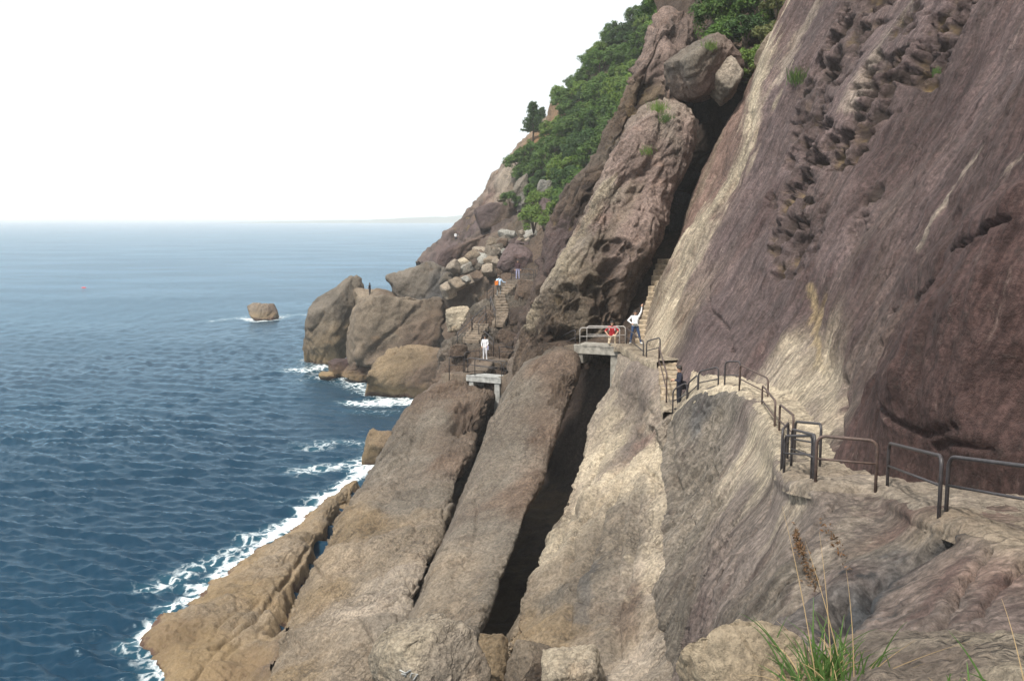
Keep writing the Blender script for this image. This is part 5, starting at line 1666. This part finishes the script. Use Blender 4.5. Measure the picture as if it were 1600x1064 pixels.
def on_hill(px, py):
    return M_HILLV[np.argmin((_hu - px) ** 2 + (_hv - py) ** 2 + 0.05 * (_hw - 100) ** 1.0)]


def inside(poly, x, y):
    c = False
    for (x0, y0), (x1, y1) in zip(poly, poly[1:] + poly[:1]):
        if (y0 > y) != (y1 > y) and x < (x1 - x0) * (y - y0) / (y1 - y0) + x0:
            c = not c
    return c


wood = [(1075, -10), (1010, 30), (955, 72), (900, 125), (868, 155), (850, 200), (815, 250), (806, 285), (812, 305), (832, 312), (842, 300), (872, 300), (866, 335), (880, 345), (905, 315), (945, 265), (975, 205), (1005, 140), (1035, 70), (1075, 20)]
kinds = [("broadleaf_tree", 11, M_LEAF, 5.0, 2.3), ("broadleaf_tree", 12, M_LEAF2, 4.4, 2.1), ("broadleaf_tree", 13, M_LEAF3, 5.4, 2.3), ("broadleaf_tree", 14, M_LEAF, 4.2, 2.5)]
protos = [make_tree(n, s, m, h, r) for n, s, m, h, r in kinds]
used = set()
trnd = random.Random(77)
def zone_of(x, y):
    v = "near the top of the wood" if y < 60 else "in the upper wood" if y < 130 else "halfway up the wood" if y < 200 else "in the lower wood" if y < 270 else "at the foot of the wood"
    edge = 850 + (250 - y) * 0.8 if y < 250 else 830
    w = "along the skyline" if x < edge + 28 else "beside the far pillar" if x > edge + 95 else "mid-slope"
    return v + ", " + w


TONES = ["mid green broadleaf tree", "bright yellow-green broadleaf tree", "dark green broadleaf tree", "spreading mid green broadleaf tree"]
yy, row = -8.0, 0
while yy < 345:
    xx = 800.0 + (row % 2) * 10
    while xx < 1085:
        x, y = xx + trnd.uniform(-6, 6), yy + trnd.uniform(-5, 5)
        if inside(wood, x, y):
            k = trnd.choices(range(4), (4, 3, 2, 3))[0]
            p = on_hill(x, y + 12)
            if k in used:
                o = copy_tree(protos[k])
            else:
                o = protos[k]; used.add(k)
            o.location = tuple(p)
            o.rotation_euler = (trnd.uniform(-.1, .1), trnd.uniform(-.1, .1), trnd.uniform(0, 6.28))
            s = trnd.uniform(.62, 1.05)
            o.scale = (s * trnd.uniform(.9, 1.15), s * trnd.uniform(.9, 1.15), s * trnd.uniform(.85, 1.15))
            zone = zone_of(x, y)
            tag(o, f"{TONES[k]} {zone}", "tree", "trees of the wooded hill")
        xx += 19
    yy += 15
    row += 1

pine = make_pine("pine_tree", 5)
pine.location = tuple(on_hill(832, 222)); pine.scale = (1.0,) * 3
tag(pine, "dark pine on the skyline at the wood's left end", "tree")
pn = copy_tree(pine); pn.location = tuple(on_hill(846, 215)); pn.scale = (.85,) * 3; pn.rotation_euler[2] = 2
tag(pn, "smaller pine just right of the skyline pine", "tree")
pn = copy_tree(pine); pn.location = tuple(on_hill(905, 262)); pn.scale = (.9,) * 3; pn.rotation_euler[2] = 4
tag(pn, "dark pine low in the wood beside the far pillar", "tree")

shr = [make_shrub(31, M_LEAF), make_shrub(32, M_LEAF2), make_shrub(33, M_LEAF3)]
M_DRY = leaf_material("leaf_dry", (0.12, 0.14, 0.05), 0.3)
shr.append(make_shrub(34, M_DRY, 1.1, 36, 100, 0.10))
SHRUBS = [  # px, py(base), Y, kind, scale, label
    (1120, 45, 72, 0, 1.5, "tall green shrub at the left of the cliff-top thicket"),
    (1150, 30, 72, 2, 1.5, "dark green shrub at the top middle of the cliff-top thicket"),
    (1185, 25, 70, 0, 1.4, "green shrub in the upper right of the cliff-top thicket"),
    (1135, 70, 69, 0, 1.25, "green shrub low in the middle of the cliff-top thicket"),
    (1165, 62, 68, 2, 1.2, "dark shrub in the heart of the cliff-top thicket"),
    (1118, 8, 75, 2, 1.3, "dark shrub at the top left of the cliff-top thicket"),
    (1215, 20, 67, 3, 1.0, "dry yellow-green bush against the cliff wall at the top"),
    (1205, 62, 66, 3, 1.0, "dry yellow-green bush halfway down the cliff wall's edge"),
    (1192, 92, 65, 1, 0.8, "bright green bush hanging below the dry bushes"),
    (1165, 104, 64, 1, 0.85, "bright green bush beside the cave's right boulder"),
    (1152, 122, 63.5, 1, 0.6, "small bright bush over the right rim of the cave"),
    (1178, 118, 63.5, 3, 0.6, "small dry bush over the right rim of the cave"),
    (1048, 55, 80, 0, 1.2, "shrub on the shoulder of the mauve pillar top"),
    (1052, 92, 78, 1, 0.5, "little bright shrub under the mauve pillar's shoulder"),
    (1045, 18, 92, 0, 1.7, "shrub behind the mauve pillar top on its left shoulder"),
    (1030, 30, 96, 2, 1.6, "dark shrub behind the mauve pillar top, next to the wood"),
    (1075, 40, 86, 2, 1.2, "dark shrub in the notch between mauve pillar and rock rib"),
    (1068, 10, 88, 0, 1.5, "shrub filling the gap above the mauve pillar"),
    (1095, -5, 86, 2, 1.5, "dark shrub above the narrow rock rib at the photo's top"),
    (834, 352, 124, 1, 1.9, "bright low bush above the boulder pile"),
    (850, 356, 122, 1, 1.2, "small bright bush right of the boulder pile's top"),
    (797, 316, 146, 0, 1.2, "small bush on the square mauve block"),
    (842, 322, 138, 1, 1.6, "bright bush between the two boulders under the wood"),
    (872, 318, 132, 1, 1.8, "bright bush right of the boulders under the wood"),
    (812, 268, 168, 0, 2.2, "green bush at the top edge of the bare headland"),
    (826, 285, 160, 0, 2.2, "green bush under the skyline pine"),
]
su = set()
for px, py, Y, k, s, lab in SHRUBS:
    o = copy_tree(shr[k]) if k in su else shr[k]
    su.add(k)
    o.location = tuple(at(px, py, Y) - np.array([0, 0, 0.3]))
    o.scale = (s,) * 3
    o.rotation_euler = (0, 0, (px * 7 + py) % 6.28)
    tag(o, lab, "shrub", "shrubs on the rocks")


def blade(mb, base, tip, bend, w, n=8):
    base, tip = np.array(base, float), np.array(tip, float)
    ctrl = (base + tip) / 2 + np.array(bend)
    pts = [(1 - t) ** 2 * base + 2 * t * (1 - t) * ctrl + t * t * tip for t in np.linspace(0, 1, n)]
    vs = []
    for i, p in enumerate(pts):
        d = pts[min(i + 1, n - 1)] - pts[max(i - 1, 0)]
        s = np.cross(d, [0.15, 1, 0.2]); s /= np.linalg.norm(s) + 1e-9
        f = np.cross(s, d); f /= np.linalg.norm(f) + 1e-9
        ww = w * (1 - (i / (n - 1)) ** 1.6) + 0.0006
        vs += [p - s * ww, p - f * ww * .35, p + s * ww]
    mb.add(vs, [(3 * i + a, 3 * i + a + 1, 3 * i + a + 4, 3 * i + a + 3) for i in range(n - 1) for a in (0, 1)])


M_GRASS = leaf_material("grass_green", (0.085, 0.155, 0.040), 0.35, 0.4)
M_STRAW = leaf_material("grass_straw", (0.42, 0.30, 0.16), 0.25, 0.2)


def small_tuft(label, px, py, rock, h, n, seed, mat):
    r = random.Random(seed)
    b = snap(rock, px, py)
    mb = MB()
    for k in range(n):
        a = r.uniform(0, 6.28); q = r.uniform(.2, 1) * h
        o = np.array([r.gauss(0, .35) * h, r.gauss(0, .2) * h, r.gauss(-.1, .15) * h])
        blade(mb, o, o + np.array([math.cos(a) * q * .6, math.sin(a) * q * .6, r.uniform(.35, 1.0) * h]), (0, 0, .2 * h), .012, 5)
    ob = mb.build("grass_tuft", mat, None)
    ob.location = tuple(b)
    return tag(ob, label, "grass", kind="thing")


WALL = bpy.data.objects["cliff_wall"]
TALL = next(o for o in bpy.data.objects if o.get("label", "").startswith("tall leaning"))
CAP = next(o for o in bpy.data.objects if o.get("label", "").startswith("capstone"))
small_tuft("grass tuft growing on the streaked cliff wall", 1243, 122, WALL, .75, 160, 1, M_GRASS)
small_tuft("dry grass tuft at the very top of the tall pillar", 1030, 172, TALL, .7, 120, 2, M_LEAF2)
small_tuft("grass in the crack of the tall pillar's top", 1042, 184, TALL, .6, 90, 3, M_GRASS)
small_tuft("grass lower in the tall pillar's crack", 1008, 235, TALL, .5, 60, 4, M_LEAF2)
small_tuft("grass patch on the capstone boulder", 1112, 80, CAP, .6, 80, 5, M_LEAF2)
small_tuft("dry grass in the hollow at the cliff wall's top right", 1448, 108, WALL, .25, 40, 6, M_GRASS)


def fore_tuft(label, px, py, Y, n_green, n_dry, seed, spread, h):
    r = random.Random(seed)
    b = np.array(at(px, py, Y))
    root = empty("grass_tuft", tuple(b))
    for k in range(n_green):
        a = r.uniform(0, 6.28)
        o = np.array([r.gauss(0, spread * .35), r.gauss(0, spread * .3), -.1])
        hh = h * r.uniform(.35, 1.0)
        lean = r.uniform(.15, .9) * hh
        tip = o + np.array([math.cos(a) * lean, math.sin(a) * lean * .7, hh * r.uniform(.6, 1.05)])
        mb = MB()
        blade(mb, o, tip, (0, 0, hh * r.uniform(.15, .45)), r.uniform(.004, .0085), 9)
        mb.build("blade", M_GRASS, root, True)
    for k in range(n_dry):
        o = np.array([r.gauss(0, spread * .3), r.gauss(0, spread * .3), -.1])
        a = r.uniform(0, 6.28); hh = h * r.uniform(.3, .8); lean = r.uniform(.4, 1.1) * hh
        mb = MB()
        blade(mb, o, o + np.array([math.cos(a) * lean, math.sin(a) * lean * .6, hh * r.uniform(.3, .9)]), (0, 0, hh * r.uniform(.1, .5)), r.uniform(.002, .004), 9)
        mb.build("dry_blade", M_STRAW, root, True)
    return tag(root, label, "grass"), root


_, g1 = fore_tuft("large green grass tuft with dry stalks beside the near yellowish boulder", 1290, 1066, 6.6, 140, 90, 8, .40, .60)
# tall dry stalks that stand out of the tuft
for (x0, y0, x1, y1) in [(1275, 1040, 1222, 790), (1300, 1045, 1280, 830), (1318, 1045, 1258, 845), (1335, 1040, 1322, 890), (1350, 1045, 1430, 1000), (1345, 1050, 1520, 1000)]:
    mb = MB()
    a, b = at(x0, y0, 6.5) - np.array(g1.location), at(x1, y1, 6.4) - np.array(g1.location)
    blade(mb, a - np.array([0, 0, .08]), b, (0.02, 0, .05), .0030, 12)
    mb.build("dry_stalk", M_STRAW, g1, True)
_, g2 = fore_tuft("few bright grass blades at the near right bottom edge", 1500, 1075, 5.6, 16, 8, 9, .30, .22)
for (x0, y0, x1, y1, w, m) in [(1545, 1080, 1482, 985, .006, M_GRASS), (1600, 1064, 1565, 935, .0025, M_STRAW), (1560, 1080, 1500, 1050, .005, M_GRASS)]:
    mb = MB()
    a, b = at(x0, y0, 5.6) - np.array(g2.location), at(x1, y1, 5.6) - np.array(g2.location)
    blade(mb, a, b, (0.0, 0, .06), w, 12)
    mb.build("blade", m, g2, True)

# fallen leaves caught in a crack of the near rock
PR = ROCKS["path_rock"].reshape(-1, 3)
_pu, _pv, _pw = project(PR)
r = random.Random(3)
mb = MB()
for k in range(420):
    t = r.random()
    x, y = 1242 + 34 * t + r.gauss(0, 4) * (.4 + t), 830 + 88 * t + r.gauss(0, 6)
    if k > 340: x, y = 1288 + 40 * t + r.gauss(0, 4), 818 + 70 * t + r.gauss(0, 5)
    p = PR[np.argmin((_pu - x) ** 2 + (_pv - y) ** 2)] + np.array([-.03, -.02, .03])
    s = r.uniform(.02, .05)
    u_ = np.array([r.gauss(0, 1) for _ in range(3)]); u_ /= np.linalg.norm(u_)
    w_ = np.cross(u_, [r.gauss(0, 1) for _ in range(3)]); w_ /= np.linalg.norm(w_)
    mb.add([p - u_ * s, p + w_ * s * .4, p + u_ * s, p - w_ * s * .4], [(0, 1, 2, 3)])
M_LITTER = leaf_material("leaf_litter", (0.115, 0.068, 0.034), 0.5, 0.1)
tag(mb.build("leaf_litter", M_LITTER), "brown fallen leaves caught in a crack below the path", "litter", kind="stuff")

# white painted marks on the foreground boulder
mk = next(o for o in bpy.data.objects if o.get("label", "").startswith("pale boulder with white painted"))
MV = ROCKS[mk.name].reshape(-1, 3)
_mu, _mv, _mw = project(MV)
mb = MB()
for line in [[(626, 1046), (634, 1050), (631, 1056)], [(634, 1050), (641, 1047)], [(640, 1058), (645, 1050), (651, 1053), (647, 1061)], [(628, 1052), (636, 1054)]]:
    pts = []
    for (x, y) in line:
        c = (_mu - x) ** 2 + (_mv - y) ** 2 + (_mw - _mw.min()) ** 2 * 4
        pts.append(MV[np.argmin(c)] + np.array([0, -.035, .02]))
    mb.tube(pts, .022, 6)
mo_ = mb.build("painted_mark", M_CONCW, mk)

# red float on the open sea
fl = MB()
c = at_z(131, 450)
prof = [(-1.5, .04), (-1.2, .22), (-.6, .33), (0, .36), (.6, .33), (1.2, .22), (1.5, .04)]
fl.tube([(x, 0, .12) for x, _ in prof], [rr for _, rr in prof], 12)
fl.tube([(.2, 0, .2), (.2, 0, .75)], .06, 8)
fo = fl.build("float", flat_material("float_red", (0.62, 0.045, 0.06), 0.4, 0.1), None, True)
fo.location = tuple(c)
fo.scale = (.5, .5, .5)
tag(fo, "tiny red float drifting on the open sea", "float")

# low coast on the horizon
xs = np.linspace(-1100, 200, 120)
hh = 8 + 22 * np.clip(fbm(np.stack([xs / 500, xs * 0, xs * 0], 1), 4) + .3, 0, 2)
hh *= np.clip((xs + 1100) / 350, 0, 1)
yq = 3700.0
V = []
for x, h in zip(xs, hh):
    V += [(x, yq - 60, -.5), (x, yq, h * .6), (x, yq + 150, h), (x, yq + 600, h * 1.1), (x, yq + 1200, -.5)]
ob = mesh_ob("far_coast", np.array(V), grid_faces(len(xs), 5), flat_material("far_land", (0.08, 0.10, 0.07), 0.9, 0.3, 0.01))
tag(ob, kind="structure")

# ================================================================== HAZE
def build_haze():
    mb = MB()
    mb.box((0, 13500, 38), (54000, 28000, 88))
    m = bpy.data.materials.new("haze_air")
    m.use_nodes = True
    nt = m.node_tree
    nt.nodes.clear()
    out = nt.nodes.new('ShaderNodeOutputMaterial')
    v = nt.nodes.new('ShaderNodeVolumePrincipled')
    v.inputs['Color'].default_value = (0.96, 0.985, 1.0, 1)
    v.inputs['Density'].default_value = 0.00030
    v.inputs['Anisotropy'].default_value = 0.0
    nt.links.new(v.outputs[0], out.inputs['Volume'])
    ob = mb.build("haze", m)
    tag(ob, kind="stuff")


build_haze()
